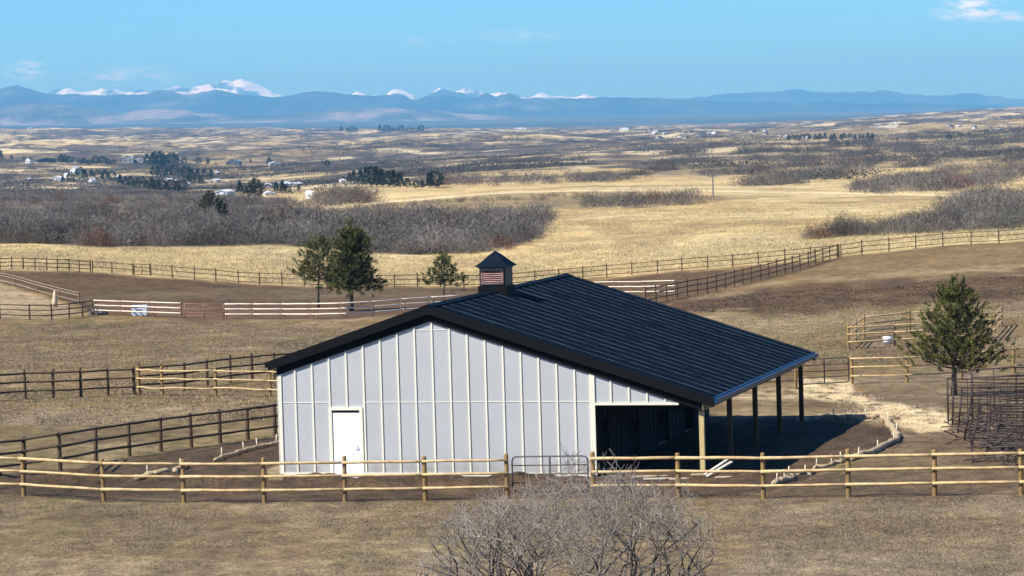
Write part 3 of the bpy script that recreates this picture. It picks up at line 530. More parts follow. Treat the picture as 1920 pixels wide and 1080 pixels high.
fence('rail_fence', 'dark close-posted fence slanting from the far corner down towards the barn roof', [(1570, 483), (1556, 487), (1543, 491), (1529, 495), (1516, 500), (1500, 505), (1486, 509), (1472, 513), (1456, 517), (1441, 521), (1426, 525), (1409, 529), (1393, 533), (1377, 537), (1360, 542), (1343, 546), (1326, 550), (1308, 553), (1289, 556), (1270, 560), (1250, 564), (1230, 568), (1210, 572)], m_brown, m_bpost, 1.36, pr=.07, rr=.045)
fence('rail_fence', 'short sunlit pale fence just behind the right slope of the barn roof', [(1100, 556), (1152, 556), (1208, 556), (1266, 555)], m_pale, m_ppost, 1.3, rr=.05, pr=.06)
co = fence('corral', 'square sunlit wooden corral behind the pine tree on the slope', [(1591, 654), (1678, 649), (1766, 645), (1853, 640), (1866, 626), (1878, 611), (1792, 618), (1706, 624), (1620, 633), (1605, 643), (1591, 654)], m_gold, m_gpost, 1.36); co['category'] = 'corral'
fence('rail_fence', 'yellow rail fence passing behind the trunk of the pine', [(1598, 720), (1701, 718), (1803, 712), (1901, 700), (1998, 690)], m_gold, m_gpost, 1.36, rr=.04)
fence('rail_fence', 'short rail fence seen between the lean-to posts', [(1310, 737), (1395, 734), (1493, 729)], m_gold, m_gpost, 1.3, rr=.04)
A = at(1500, 727); B = at(1592, 722); gate_metal('tube_gate', 'dark metal gate by the pale straw patch beyond the lean-to', A, B, m_gate, .15, 1.3, 5, .026)
# ------------------------------------------------------------------ metal livestock panels
def panel(p, ang, tilt, ln=3.0, h=1.65, nr=6, nv=4, label=None):
    root = empty('livestock_panel', p, ang, label, 'panel', 'rusty livestock panels stacked by the pine'); root.rotation_euler = (tilt, 0, ang)
    f = MB(); f.tube([(0, 0, 0), (0, 0, h)], .032, 6).tube([(ln, 0, 0), (ln, 0, h)], .025, 6).tube([(0, 0, h), (ln, 0, h)], .025, 6).tube([(0, 0, .1), (ln, 0, .1)], .025, 6); f.build('frame', m_rust, root, True)
    for k in range(1, nr - 1): MB().tube([(0, 0, .1 + (h - .1) * k / (nr - 1)), (ln, 0, .1 + (h - .1) * k / (nr - 1))], .017, 5).build('rail', m_rust, root, True)
    for k in range(1, nv): MB().tube([(ln * k / nv, .0, .1), (ln * k / nv, 0, h)], .017, 5).build('upright', m_rust, root, True)
    return root
PL = [((1778, 793), -.35, 0, 3, 'tallest upright rusty panel closest to the straw patch'), ((1786, 800), -.55, .1, 3, 'rusty panel standing second in the stack under the pine'), ((1796, 812), -.6, .25, 3, 'rusty panel leaning third in the stack under the pine'),
      ((1808, 826), -.7, .35, 3, 'rusty panel leaning in the middle of the stack'), ((1820, 842), -.6, .55, 3.2, 'rusty panel sagging low towards the front fence'), ((1825, 868), -.05, .9, 3.2, 'rusty panel lying nearly flat behind the front fence'),
      ((1824, 790), .05, 0, 3.4, 'upright rusty panel crossing behind the stack towards the picture edge'), ((1835, 812), -.15, .15, 3.2, 'rusty panel enclosing the pen at the picture edge'), ((1850, 848), -.3, .7, 3, 'rusty panel collapsed against the pen bottom rail'), ((1822, 770), .12, -.05, 3.6, 'rearmost rusty panel standing in the shade of the pine')]
for p, a, t, ln, lb in PL: panel(at(*p), a, -t, ln, 1.65, 6, 4, lb)
# ------------------------------------------------------------------ straw wattles with stakes
m_wat = mat('straw_wattle', (.26, .18, .10), .95, .4, 9, .8, col2=(.50, .38, .23)); m_stake = mat('stake_wood', (.7, .6, .42), .8, .1)
def wattle(label, pts, r=.13, stakes=3, lift=.6):
    r *= .78; P = []
    for i in range(len(pts) - 1):
        a, b_ = np.array(at(*pts[i])), np.array(at(*pts[i + 1]))
        for t in np.linspace(0, 1, 7)[:-1]: q = a * (1 - t) + b_ * t; P.append((q[0] + random.uniform(-.09, .09), q[1] + random.uniform(-.2, .2), g1(q[0], q[1]) + r * lift))
    q = at(*pts[-1]); P.append((q[0], q[1], q[2] + r * lift)); c = Vector(P[0]); root = empty('straw_wattle', tuple(c), 0, label, 'wattle', 'straw wattles staked around the barn yard')
    n = len(P); MB().tube([tuple(Vector(p) - c) for p in P], [r * (.5 if i in (0, n - 1) else random.uniform(.82, 1.12)) for i in range(n)], 8).build('roll', m_wat, root, True)
    for k in range(stakes):
        p = Vector(P[int((k + .5) * n / stakes)]) - c; MB().tube([tuple(p + Vector((0, 0, -.1))), tuple(p + Vector((random.uniform(-.05, .05), 0, .34)))], .022, 5).build('stake', m_stake, root, True)
wattle('thick straw wattle bending around the corner of the dark yard', [(1662, 787), (1672, 806), (1686, 824), (1660, 838), (1622, 855), (1596, 866)], .17, 5)
wattle('thin straw wattle crossing behind the front fence post in the right yard', [(1588, 866), (1560, 873), (1530, 880), (1500, 889)], .10, 4)
wattle('short straw wattle lying right of the lean-to corner post', [(1489, 897), (1470, 905), (1448, 911)], .15, 3)
wattle('pale straw wattle at the sunny rim of the lean-to shadow', [(1540, 785), (1580, 786), (1612, 785), (1648, 783)], .14, 2)
wattle('straw wattle ending against the left corner of the barn', [(526, 832), (500, 838), (473, 844), (435, 855), (402, 866)], .12, 4)
wattle('straw wattle in the dark soil left of the barn, nearer the front fence', [(352, 876), (337, 881), (307, 888), (280, 893), (252, 900)], .13, 2)
# boards and small things
m_lum = mat('fresh_lumber', (.62, .48, .30), .75, .15, 3); m_lum2 = mat('bleached_lumber', (.62, .52, .38), .75, .1, 3)
for i, (px, py, ln, an, tl, mm, lb) in enumerate([(1186, 897, 2.4, .05, 0, m_lum, 'tan board lying flat behind the shrub near the lean-to'), (1205, 901, 3.0, -.03, 0, m_lum2, 'long bleached board on the ground behind the shrub'), (1255, 901, 1.6, .02, 0, m_lum2, 'bleached board at the foot of the sunlit lean-to post'),
        (1322, 893, 1.0, .5, -.45, m_lum2, 'white board propped up steeply beside the sunlit post'), (1326, 896, 1.0, .48, -.40, m_lum2, 'second white board propped below its twin beside the post'), (1342, 898, 2.6, .03, 0, m_lum, 'tan plank half in the lean-to shade'), (1296, 893, 1.2, 0, 0, m_lum, 'short plank behind the foot of the sunlit post')]):
    p = at(px, py); o = MB().box(0, ln, -.07, .07, 0, .04).build('board', mm, None, loc=(p[0], p[1], p[2] + .03)); o.rotation_euler = (0, tl, an); tag(o, lb, 'board', 'loose boards in front of the lean-to')
p = at(246, 592); bx = empty('storage_box', p, 0, 'white plastic storage box in front of the white railed fence', 'box'); m_wb = mat('white_plastic', (.72, .77, .84), .4, .03)
MB().prism([(0.05, 0), (1.25, 0), (1.3, .72), (0, .72)], 0, .8).build('tub', m_wb, bx); MB().prism([(-.04, .72), (1.34, .72), (1.28, .82), (.02, .82)], -.04, .84).build('lid', m_wb, bx); MB().box(.4, .9, -.015, 0, .42, .5).build('handle', m_gate, bx)
p = at(103, 576); MB().tube([(0, 0, -.2), (0, 0, .5), (.03, 0, 1.1), (.02, 0, 1.5)], [.27, .24, .16, .04], 9).build('stump', m_lum, None, True, loc=p); tag(bpy.data.objects['stump'], 'pale upright tree stump behind the curved dark fence', 'stump')
m_rock = mat('dark_rock', (.09, .075, .065), .9, .5, 4, .5)
def rock(px, py, s, lb):
    V, F = [], []; nu, nv = 9, 6
    for j in range(nv):
        for i in range(nu):
            a = 2 * math.pi * i / nu; b_ = math.pi * j / (nv - 1); k = random.uniform(.8, 1.2); V.append((s * math.sin(b_) * math.cos(a) * k, s * .8 * math.sin(b_) * math.sin(a) * k, s * .6 * math.cos(b_) * k + s * .3))
    F = [(j * nu + i, j * nu + (i + 1) % nu, (j + 1) * nu + (i + 1) % nu, (j + 1) * nu + i) for j in range(nv - 1) for i in range(nu)]
    tag(MB().add(V, F).build('rock', m_rock, None, loc=at(px, py)), lb, 'rock', 'dark rocks at the fence corner')
rock(178, 590, .55, 'largest dark rock at the corner where curved fence meets white rails'); rock(187, 591, .4, 'middle dark rock beside the white railed fence'); rock(196, 590, .33, 'smallest round dark rock under the lowest white rail')
p = at(1664, 644); tag(MB().tube([(0, 0, 0), (0, 0, .12), (0, 0, .4)], [.2, .24, .27], 10).build('bucket', m_wb, None, True, loc=p), 'white bucket inside the wooden corral', 'bucket')
m_stem0 = mat('dark_dead_sticks', (.05, .038, .03), .9, .4, 6); m_dead0 = mat('grey_dead_sticks', (.085, .06, .045), .9, .25, 5)
# ------------------------------------------------------------------ foliage helpers
def strips(P, Dv, Ln, Wd, bend=.0):
    """thin triangles: base at P, pointing along Dv"""
    n = len(P); Dv = Dv / (np.linalg.norm(Dv, axis=1, keepdims=True) + 1e-9); r = RNG.normal(size=(n, 3)); s = np.cross(Dv, r); s /= (np.linalg.norm(s, axis=1, keepdims=True) + 1e-9)
    V = np.stack([P - s * Wd[:, None] * .5, P + s * Wd[:, None] * .5, P + Dv * Ln[:, None]], 1).reshape(-1, 3)
    return V, np.arange(3 * n).reshape(-1, 3)
def inpoly(poly, x, y):
    p = np.array(poly); ins = np.zeros(len(x), bool)
    for i in range(len(p)):
        x1, y1 = p[i - 1]; x2, y2 = p[i]; ins ^= ((y1 > y) != (y2 > y)) & (x < (x2 - x1) * (y - y1) / ((y2 - y1) or 1e-9) + x1)
    return ins
m_brush = mat('bare_brush_twigs', (.9, .9, .9), .95, .1, 1, attr='Col', spec=.1)
def brush_cloud(C, R, H, K, wd, ln=.45):
    """twiggy rounded shrubs: centres, radii, heights, twigs each"""
    n = len(C); th = RNG.uniform(0, 2 * np.pi, (n, K)); ph = np.arcsin(RNG.uniform(0, 1, (n, K)) ** .8); s = RNG.uniform(.35, 1, (n, K)) ** .6
    lob = 1 + .22 * np.sin(th * 3 + RNG.uniform(0, 6, (n, 1))) + .12 * np.sin(th * 7 + RNG.uniform(0, 6, (n, 1)))
    dx, dy, dz = np.cos(th) * np.cos(ph), np.sin(th) * np.cos(ph), np.sin(ph)
    P = np.stack([C[:, 0:1] + R[:, None] * dx * s * lob, C[:, 1:2] + R[:, None] * dy * s * lob, C[:, 2:3] + H[:, None] * (dz * s * lob * .9)], -1)
    Dv = np.stack([dx, dy, dz + .35], -1) + RNG.normal(size=(n, K, 3)) * .75
    Ln = (RNG.uniform(.6, 1.3, (n, K)) * ln * H[:, None]); Wd = RNG.uniform(.6, 1.3, (n, K)) * wd * H[:, None]
    P = P - Dv / np.linalg.norm(Dv, axis=-1, keepdims=True) * Ln[..., None] * .5
    V, F = strips(P.reshape(-1, 3), Dv.reshape(-1, 3), Ln.ravel(), Wd.ravel())
    return V, F
PAL = np.array([[.175, .152, .130], [.14, .125, .112], [.215, .19, .162], [.18, .142, .11], [.155, .145, .12]])
def thicket(label, poly, n, Hr, K, wd, seed, red=.04, pale=0., name='brush_thicket', pal=PAL, tone=1., ln=.26, gap=0):
    W_ = [at(*p) for p in poly]; wp = [(math.log(q[1]), q[0] / q[1]) for q in W_]; a = np.array(wp)
    x = []; k = 0
    lo, hi = a.min(0), a.max(0); S_ = RNG.uniform(0, 1, (n * 6, 2)) * (hi - lo) + lo
    S_ = S_[inpoly(wp, S_[:, 0], S_[:, 1])][:n]; Dd = np.exp(S_[:, 0]); X = S_[:, 1] * Dd
    if gap: kk = fbm(X / 12, Dd / 26, seed + 8, 3) < np.where(Dd > 560, 1 - gap, 2); X, Dd = X[kk], Dd[kk]
    Z = ground(X, Dd); C = np.stack([X, Dd, Z], 1); H = RNG.uniform(*Hr, len(C)) * (.75 + .5 * fbm(X / 9, Dd / 14, seed, 3)); R = H * RNG.uniform(.75, 1.25, len(C))
    V, F = brush_cloud(C, R, H, K, wd, ln)
    col = pal[RNG.integers(0, len(pal), len(C))] * RNG.uniform(.8, 1.2, (len(C), 1)) * tone * (.35 + 1.25 * fbm(X / 10, Dd / 22, seed + 3, 3))[:, None]
    rd = fbm(X / 10, Dd / 25, seed + 5, 3) > (1 - red * 4 if red < .1 else .5 + .0); rd = fbm(X / 10, Dd / 25, seed + 5, 3) > np.quantile(fbm(X / 10, Dd / 25, seed + 5, 3), 1 - red) if red > 0 else np.zeros(len(C), bool)
    col[rd] = np.array([.17, .085, .055]) * RNG.uniform(.8, 1.2, (rd.sum(), 1))
    if pale: pl = RNG.uniform(0, 1, len(C)) < pale; col[pl] = np.array([.26, .24, .19])
    cols = np.repeat(col, 3 * K, 0) * np.repeat(RNG.uniform(.7, 1.35, (len(C) * K, 1)), 3, 0)
    return tag(npmesh(name, V, F, m_brush, cols), label, 'brush', kind='stuff')
thicket('wide mass of bare grey oak brush filling the left middle distance', [(-200, 452), (0, 454), (180, 461), (350, 460), (545, 458), (620, 464), (700, 470), (760, 474), (880, 474), (955, 464), (1000, 446), (1020, 424), (1040, 404), (1000, 394), (880, 400), (720, 404), (600, 398), (545, 380), (420, 368), (300, 360), (150, 352), (0, 346), (-200, 345)], 3600, (1.4, 3.2), 230, .028, 101, red=.04, gap=.44)
thicket('front fringe of bare brush along the golden grass', [(-60, 455), (0, 457), (190, 463), (350, 462), (545, 461), (620, 466), (700, 473), (760, 477), (880, 477), (965, 468), (1010, 446), (1000, 438), (950, 450), (880, 458), (700, 456), (540, 446), (180, 446), (0, 440), (-60, 440)], 420, (1.9, 3.2), 600, .018, 111, red=.02)
thicket('bare grey thicket along the far fence at the right edge', [(1560, 446), (1600, 446), (1680, 442), (1760, 438), (1850, 433), (2000, 428), (2000, 405), (1850, 412), (1760, 424), (1650, 430), (1580, 436)], 150, (1.5, 3.0), 560, .018, 121, red=.03, pale=.12)
thicket('taller brush rising behind the right thicket', [(1770, 424), (1850, 415), (2000, 410), (2000, 385), (1850, 392), (1790, 405)], 80, (3.0, 4.6), 600, .014, 131, red=.03)
thicket('dark band of brush on the right hillside', [(1590, 364), (1650, 366), (1760, 360), (1860, 348), (1990, 330), (1990, 306), (1850, 316), (1700, 332), (1600, 350)], 420, (2.2, 4), 150, .035, 141, red=.06)
thicket('brush clump with reddish leaves on the pale field', [(1100, 390), (1180, 392), (1312, 384), (1305, 378), (1180, 382), (1110, 384)], 26, (3, 4.2), 360, .02, 151, red=.25)
thicket('scattered olive scrub below the pale dirt road', [(640, 398), (760, 390), (900, 384), (1100, 380), (1300, 374), (1300, 366), (1050, 366), (850, 374), (680, 388)], 160, (.8, 1.6), 90, .05, 161, red=.15, pal=np.array([[.15, .125, .085], [.12, .10, .07]]))
thicket('small reddish and grey bushes dotting the field beyond the far fence', [(1510, 452), (1550, 450), (1552, 446), (1512, 448)], 5, (1.6, 2.2), 420, .02, 171, red=.6)
thicket('brush on the low ridge right of centre', [(1395, 352), (1440, 350), (1490, 345), (1560, 330), (1660, 318), (1600, 322), (1500, 332), (1400, 344)], 90, (4, 6), 120, .035, 181, red=.03)
thicket('brush around the dirt track left of centre', [(590, 392), (700, 386), (705, 378), (640, 374), (596, 380)], 34, (4, 6), 300, .022, 191)
thicket('brush band between the road and the hillside', [(780, 352), (900, 350), (1050, 345), (1170, 340), (1100, 334), (900, 338), (790, 342)], 130, (3, 6), 100, .04, 195, red=.1)
def hedges(label, segs, n, Hr, K, seed, tone=.8):
    X, Y = [], []
    for (x1, y1, x2, y2, th) in segs:
        m = int(n * math.hypot(x2 - x1, 3 * (y2 - y1)) / 60) + 3
        A, B, Cc = at(x1, y1), at(x2, y2), at((x1 + x2) / 2, (y1 + y2) / 2 - th); wd_ = min(abs(Cc[1] - (A[1] + B[1]) / 2), .12 * A[1]) + 6
        for k in range(m):
            t = random.random(); q = A if t < .5 else B; f = t * 2 if t < .5 else (1 - t) * 2; M_ = at_mid = Cc
            X.append(q[0] * (1 - f) + M_[0] * f + random.gauss(0, 3)); Y.append(q[1] * (1 - f) + M_[1] * f + random.gauss(0, 1) * wd_ * .6)
    X, Y = np.array(X), np.array(Y); C = np.stack([X, Y, ground(X, Y)], 1); H = RNG.uniform(*Hr, len(C)) * np.clip(Y / 1500, .8, 1.9); Rr = H * RNG.uniform(.8, 1.5, len(C))
    V, F = brush_cloud(C, Rr, H, K, .045, .30); col = PAL[RNG.integers(0, 5, len(C))] * tone * RNG.uniform(.6, 1.15, (len(C), 1)); g = RNG.uniform(0, 1, len(C)) < .07; col[g] = (.17, .08, .05)
    return tag(npmesh('hedgerow', V, F, m_brush, np.repeat(col, 3 * K, 0)), label, 'brush', kind='stuff')
hedges('dark bands of brush climbing the right hillside', [(1085, 342, 1180, 336, 2), (1180, 336, 1260, 318, 2.5), (1260, 316, 1330, 296, 2), (1310, 330, 1400, 326, 1.5), (1400, 324, 1480, 316, 1.5), (1470, 314, 1560, 306, 1.5), (1395, 301, 1428, 300, 1.5), (1450, 306, 1560, 300, 2), (1395, 349, 1425, 349, 1.5), (1425, 349, 1492, 344, 1.5), (1485, 334, 1560, 324, 2),
    (1560, 318, 1640, 312, 1.5), (1575, 296, 1650, 290, 2), (1640, 284, 1720, 276, 2), (1600, 306, 1690, 300, 1.5), (1700, 292, 1790, 284, 2.5), (1690, 316, 1760, 308, 1.5), (1770, 300, 1850, 290, 2), (1820, 276, 1920, 268, 2), (1760, 264, 1860, 258, 2), (1850, 310, 1925, 300, 2), (1480, 290, 1560, 284, 1.5), (1380, 290, 1460, 284, 1.5), (1560, 276, 1640, 270, 1.5), (1700, 258, 1780, 250, 1.5), (1860, 250, 1925, 246, 1.5), (1300, 280, 1390, 276, 1.2), (1240, 292, 1320, 286, 1.2)], 34, (2.6, 4.6), 70, 401)
hedges('low dark brush lines crossing the central plain', [(840, 322, 950, 330, 1.2), (950, 316, 1010, 320, 1), (760, 318, 850, 322, 1), (900, 300, 1010, 304, .8), (1000, 296, 1120, 300, .8), (880, 274, 960, 276, .7), (990, 270, 1060, 272, .7), (1110, 270, 1250, 274, .7), (720, 300, 800, 304, .8), (700, 268, 790, 270, .6), (640, 286, 730, 288, .7), (560, 300, 640, 304, .8), (1010, 308, 1090, 312, 1), (500, 322, 640, 326, 1), (0, 318, 120, 320, 1), (20, 330, 110, 332, 1), (200, 322, 330, 320, 1), (330, 318, 480, 322, 1), (470, 318, 560, 328, 1),
    (0, 248, 200, 250, .6), (200, 250, 420, 252, .8), (100, 264, 300, 267, .8), (380, 258, 560, 264, .9), (300, 272, 500, 276, .7), (0, 275, 80, 277, .6), (560, 250, 700, 250, .7), (960, 246, 1120, 248, .5), (1180, 248, 1400, 246, .6)], 18, (2.0, 3.4), 44, 411, tone=.62)
# scattered far scrub of the plains
def scrub(label, n, u0, u1, D0, D1, thr, seed, Hr=(2.5, 6), K=26, sx=1., tone=.62, poly=None):
    u = RNG.uniform(u0, u1, n); D = np.exp(RNG.uniform(math.log(D0), math.log(D1), n)); x = u * D
    m = (fbm(x / (210 * sx), D / (330 * sx), seed, 4) > thr) | (fbm(x / 60, D / 150, seed + 2, 3) > thr + .10)
    x, D = x[m], D[m]; z = ground(x, D); C = np.stack([x, D, z], 1); H = RNG.uniform(*Hr, len(C)) * (1 + D / 9000); R = H * RNG.uniform(1.5, 3.4, len(C))
    px, py = projw(x, D, z)
    if poly is not None: k = inpoly(poly, px, py); C, R, H, x, D = C[k], R[k], H[k], x[k], D[k]
    V, F = brush_cloud(C, R, H, K, .20, .34)
    col = PAL[RNG.integers(0, 5, len(C))] * tone * RNG.uniform(.75, 1.15, (len(C), 1)); g = RNG.uniform(0, 1, len(C)) < .12; col[g] = (.04, .055, .035)
    return tag(npmesh('scrub', V, F, m_brush, np.repeat(col, 3 * K, 0)), label, 'scrub', kind='stuff')
scrub('patchy dark scrub streaking the far tan plains', 36000, -.19, .19, 1700, 12500, .565, 201, Hr=(1.5, 3.4))
scrub('dense scrub covering the right hillside below the skyline', 9000, .045, .19, 1200, 9000, .56, 211, Hr=(1.6, 3.4), poly=[(1180, 345), (1350, 340), (1400, 330), (1600, 342), (1990, 310), (1990, 232), (1700, 255), (1450, 272), (1330, 296), (1180, 326)])
scrub('scrub around the village on the left', 4200, -.19, -.02, 1300, 4200, .55, 221, Hr=(1.2, 2.4), poly=[(-60, 362), (300, 368), (620, 362), (860, 350), (860, 318), (500, 312), (250, 300), (-60, 292)])
# ------------------------------------------------------------------ grass
def grass(label, poly, n, hr, wd, c1, c2, seed, blades=5, spread=.12, thr=.40, flat=.6):
    W_ = [at(*p) for p in poly]; wp = np.array([(math.log(q[1]), q[0] / q[1]) for q in W_]); lo, hi = wp.min(0), wp.max(0)
    S_ = RNG.uniform(0, 1, (int(n * 2.2), 2)) * (hi - lo) + lo; S_ = S_[inpoly(wp, S_[:, 0], S_[:, 1])][:n]; D = np.exp(S_[:, 0]); X = S_[:, 1] * D
    k = fbm(X / 1.7, D / 2.6, seed, 3) + .5 * (fbm(X / 14, D / 40, seed + 4, 3) - .5) + RNG.normal(size=len(X)) * .09 > thr; X, D = X[k], D[k]
    P = np.stack([X, D, ground(X, D) - .01], 1); P = np.repeat(P, blades, 0); P[:, :2] += RNG.normal(size=(len(P), 2)) * spread
    Dv = np.stack([RNG.normal(size=len(P)) * flat, RNG.normal(size=len(P)) * flat, np.ones(len(P))], 1)
    V, F = strips(P, Dv, RNG.uniform(*hr, len(P)), np.full(len(P), wd)); t = RNG.uniform(0, 1, (len(P), 1)); c = np.array(c1) * (1 - t) + np.array(c2) * t
    return tag(npmesh('grass', V, F, m_brush, np.repeat(c, 3, 0)), label, 'grass', kind='stuff')
grass('short dry grey-brown pasture grass at the bottom of the picture', [(-60, 1100), (1980, 1100), (1980, 932), (1430, 938), (960, 940), (400, 946), (100, 940), (-60, 930)], 60000, (.03, .085), .016, (.14, .11, .07), (.38, .32, .215), 301, 5, .16, .42, 1.3)
grass('pale dry grass tufts in the paddocks around the barn', [(-60, 800), (500, 790), (540, 700), (1330, 700), (1500, 690), (1960, 660), (1960, 560), (1300, 600), (900, 610), (400, 604), (-60, 610)], 42000, (.04, .13), .045, (.16, .12, .07), (.44, .36, .24), 305, 4, .2, .40, 1.5)
grass('dark broken sods in the reddish strip right of the barn', [(1240, 590), (1330, 560), (1600, 534), (1960, 516), (1960, 552), (1600, 580)], 6000, (.05, .15), .08, (.07, .045, .03), (.17, .12, .08), 307, 3, .4, .45, 1.6)
grass('tall golden grass beyond the far fence', [(-60, 505), (170, 508), (400, 524), (560, 532), (900, 532), (1130, 516), (1370, 498), (1570, 480), (1960, 446), (1960, 425), (1560, 440), (1300, 450), (1020, 460), (960, 478), (760, 482), (540, 466), (180, 466), (-60, 458)], 30000, (.15, .45), .05, (.42, .33, .17), (.66, .54, .31), 311, 4, .3)
grass('clumps of pale grass over the golden field', [(990, 440), (1300, 440), (1540, 436), (1600, 428), (1900, 400), (1700, 385), (1300, 380), (1060, 400)], 16000, (.12, .4), .07, (.38, .29, .13), (.62, .49, .25), 315, 3, .6, thr=.53)
grass('pale straw scattered beyond the lean-to', [(1500, 712), (1600, 712), (1610, 738), (1700, 760), (1780, 768), (1780, 800), (1700, 800), (1560, 784), (1600, 762), (1500, 735)], 2600, (.03, .08), .03, (.5, .4, .26), (.75, .62, .44), 321, 4, .25)
p = at(1838, 838); hp = MB(); rs = random.Random(9); pb = at(1815, 800); pc = at(1895, 886)
for i in range(150):
    t = rs.random(); b0 = Vector(pb) * (1 - t) + Vector(pc) * t - Vector(p) + Vector((rs.gauss(0, .5), rs.gauss(0, .8), 0)); b0.z = g1(b0.x + p[0], b0.y + p[1]) - p[2] + abs(rs.gauss(0, .35)); a = rs.gauss(-.5, .5); ln = rs.uniform(.5, 1.9)
    hp.tube([tuple(b0), tuple(b0 + Vector((math.cos(a) * ln * .5, math.sin(a) * ln * .5 * 1.5, rs.gauss(-.02, .18)))), tuple(b0 + Vector((math.cos(a + .2) * ln, math.sin(a + .2) * ln * 1.5, rs.gauss(-.05, .3))))], [.028, .02, .008], 4, mi=0 if rs.random() < .6 else 1, cap=False)
tag(hp.build('brush_pile', [m_stem0, m_dead0], None, loc=p), 'heap of cut dead branches tangled among the rusty panels', 'brush pile')
# ------------------------------------------------------------------ pines
m_needle = mat('pine_needles', (.9, .9, .9), .7, .1, 1, attr='Col', spec=.3); m_bark = mat('pine_bark', (.11, .075, .055), .95, .4, 6, .6, stretch=(2, 2, .6)); m_dead = mat('dead_grey_limbs', (.22, .19, .165), .9, .25, 5)
def pine(name, label, px, py, h, prof, ntuft, cw, c1, c2, nl=26, trunk=.12, clear=.22, lean=0, tuft=.30, up=.5, dead=0, needles=46, nw=.018, group=None, seed=1, asym=0):
    R_ = np.random.default_rng(seed); base = at(px, py) if not isinstance(px, tuple) else px
    root = empty(name, base, 0, label, 'tree', group); b = MB()
    tp = [(math.sin(t * 3) * .04 * h * t + lean * t * h, math.cos(t * 4) * .02 * h * t, h * t * .96) for t in np.linspace(0, 1, 9)]; tp[0] = (0, 0, -.2)
    b.tube(tp, [trunk * (1 - .88 * t) * (1.25 if t == 0 else 1) for t in np.linspace(0, 1, 9)], 8)
    def tr(t): i = min(int(t * 8), 7); f = t * 8 - i; return np.array(tp[i]) * (1 - f) + np.array(tp[i + 1]) * f
    pt = []; pd = []
    for k in range(nl):
        t = clear + (1 - clear) * (k + .5) / nl * .97; az = k * 2.4 + R_.uniform(-.4, .4); r = np.interp(t, [p[0] for p in prof], [p[1] for p in prof]) * cw * R_.uniform(.72, 1.1)
        r *= 1 + asym * math.cos(az); s0 = tr(t - .03 if t > clear + .05 else t); d = np.array([math.cos(az), math.sin(az), 0]); rise = up * r * R_.uniform(.5, 1.2)
        mid = s0 + d * r * .55 + np.array([0, 0, rise * .25]); e = s0 + d * r + np.array([0, 0, rise]); lr = max(.012, trunk * .35 * (1 - t) + .01)
        b.tube([tuple(s0), tuple(mid), tuple(e)], [lr, lr * .7, lr * .3], 5, cap=False)
        m = max(3, int(ntuft / nl * (.4 + r / cw)))
        for q in range(m):
            f = R_.uniform(.3, 1.05); c = s0 * (1 - f) + e * f if f > .55 else s0 + (mid - s0) * f / .55; w_ = .20 * r + .12
            c = c + R_.normal(size=3) * np.array([w_, w_, w_ * .55]); pt.append(c); pd.append(d * (.5 + f * .4) + np.array([0, 0, up + .35]) + R_.normal(size=3) * .35)
    for k in range(8): c = tr(1) + R_.normal(size=3) * .03 * h * np.array([1.4, 1.4, .5]); pt.append(c); pd.append(np.array([0, 0, 1.]) + R_.normal(size=3) * .3)
    b.build('trunk', m_bark, root, True)
    if dead:
        db = MB()
        for k in range(dead):
            t = R_.uniform(.12, .42); az = R_.uniform(0, 6.28); s0 = tr(t); r = R_.uniform(.3, .95) * cw * .8; p1 = s0 + np.array([math.cos(az) * r * .5, math.sin(az) * r * .5, R_.uniform(-.1, .15)]); p2 = p1 + np.array([math.cos(az + .4) * r * .5, math.sin(az + .4) * r * .5, R_.uniform(-.3, .3)])
            db.tube([tuple(s0), tuple(p1), tuple(p2)], [.022, .014, .006], 4, cap=False)
            for _ in range(3): p3 = p1 + R_.normal(size=3) * .3; db.tube([tuple(p1), tuple(p3)], [.009, .004], 3, cap=False)
        db.build('dead_limbs', m_dead, root, True)
    pt = np.array(pt); pd = np.array(pd); pd /= np.linalg.norm(pd, axis=1, keepdims=True); n = len(pt); K = needles
    s = R_.uniform(-.1, 1, (n, K, 1)); L_ = tuft * R_.uniform(.7, 1.3, (n, 1, 1)); P = pt[:, None] + pd[:, None] * s * L_
    dv = pd[:, None] * .8 + R_.normal(size=(n, K, 3)) * .75; cc = np.array(c1)[None] * (1 - R_.uniform(0, 1, (n, 1))) + np.array(c2)[None] * R_.uniform(0, 1, (n, 1))
    V, F = strips(P.reshape(-1, 3), dv.reshape(-1, 3), R_.uniform(.35, .75, n * K) * tuft, np.full(n * K, nw) * R_.uniform(.7, 1.4, n * K))
    cols = np.repeat(cc, 3 * K, 0) * np.repeat(R_.uniform(.7, 1.35, (n * K, 1)), 3, 0)
    npmesh('crown', V, F, m_needle, cols, root)
    return root
G1, G2 = (.050, .070, .022), (.115, .135, .048)
pine('pine_tree', 'bushy pine with upturned branches behind the rusty panels', 1789, 741, 5.15, [(.2, .5), (.28, 1.0), (.42, 1.0), (.55, .8), (.7, .55), (.85, .3), (1, .1)], 900, 1.98, (.055, .062, .014), (.19, .185, .045), 74, .13, .22, 0, .26, .34, 16, 58, .024, seed=3, asym=.06)
pine('pine_tree', 'tall dense dark pine right of its paler neighbour by the white rails', 659, 583, 7.6, [(.24, 1.0), (.30, 1.1), (.42, 1.0), (.56, .74), (.7, .62), (.85, .5), (1, .2)], 1200, 2.0, (.038, .048, .010), (.15, .15, .035), 76, .2, .26, 0, .40, .06, 4, 44, .042, seed=5, asym=.08)
pine('pine_tree', 'paler open-crowned pine with a bare forked trunk, left of the dense pine', 597, 578, 6.2, [(.3, .6), (.4, 1.1), (.55, 1.0), (.72, .85), (.86, .72), (1, .25)], 460, 1.85, (.07, .075, .02), (.19, .185, .055), 46, .12, .38, 0, .38, .34, 10, 36, .038, seed=8)
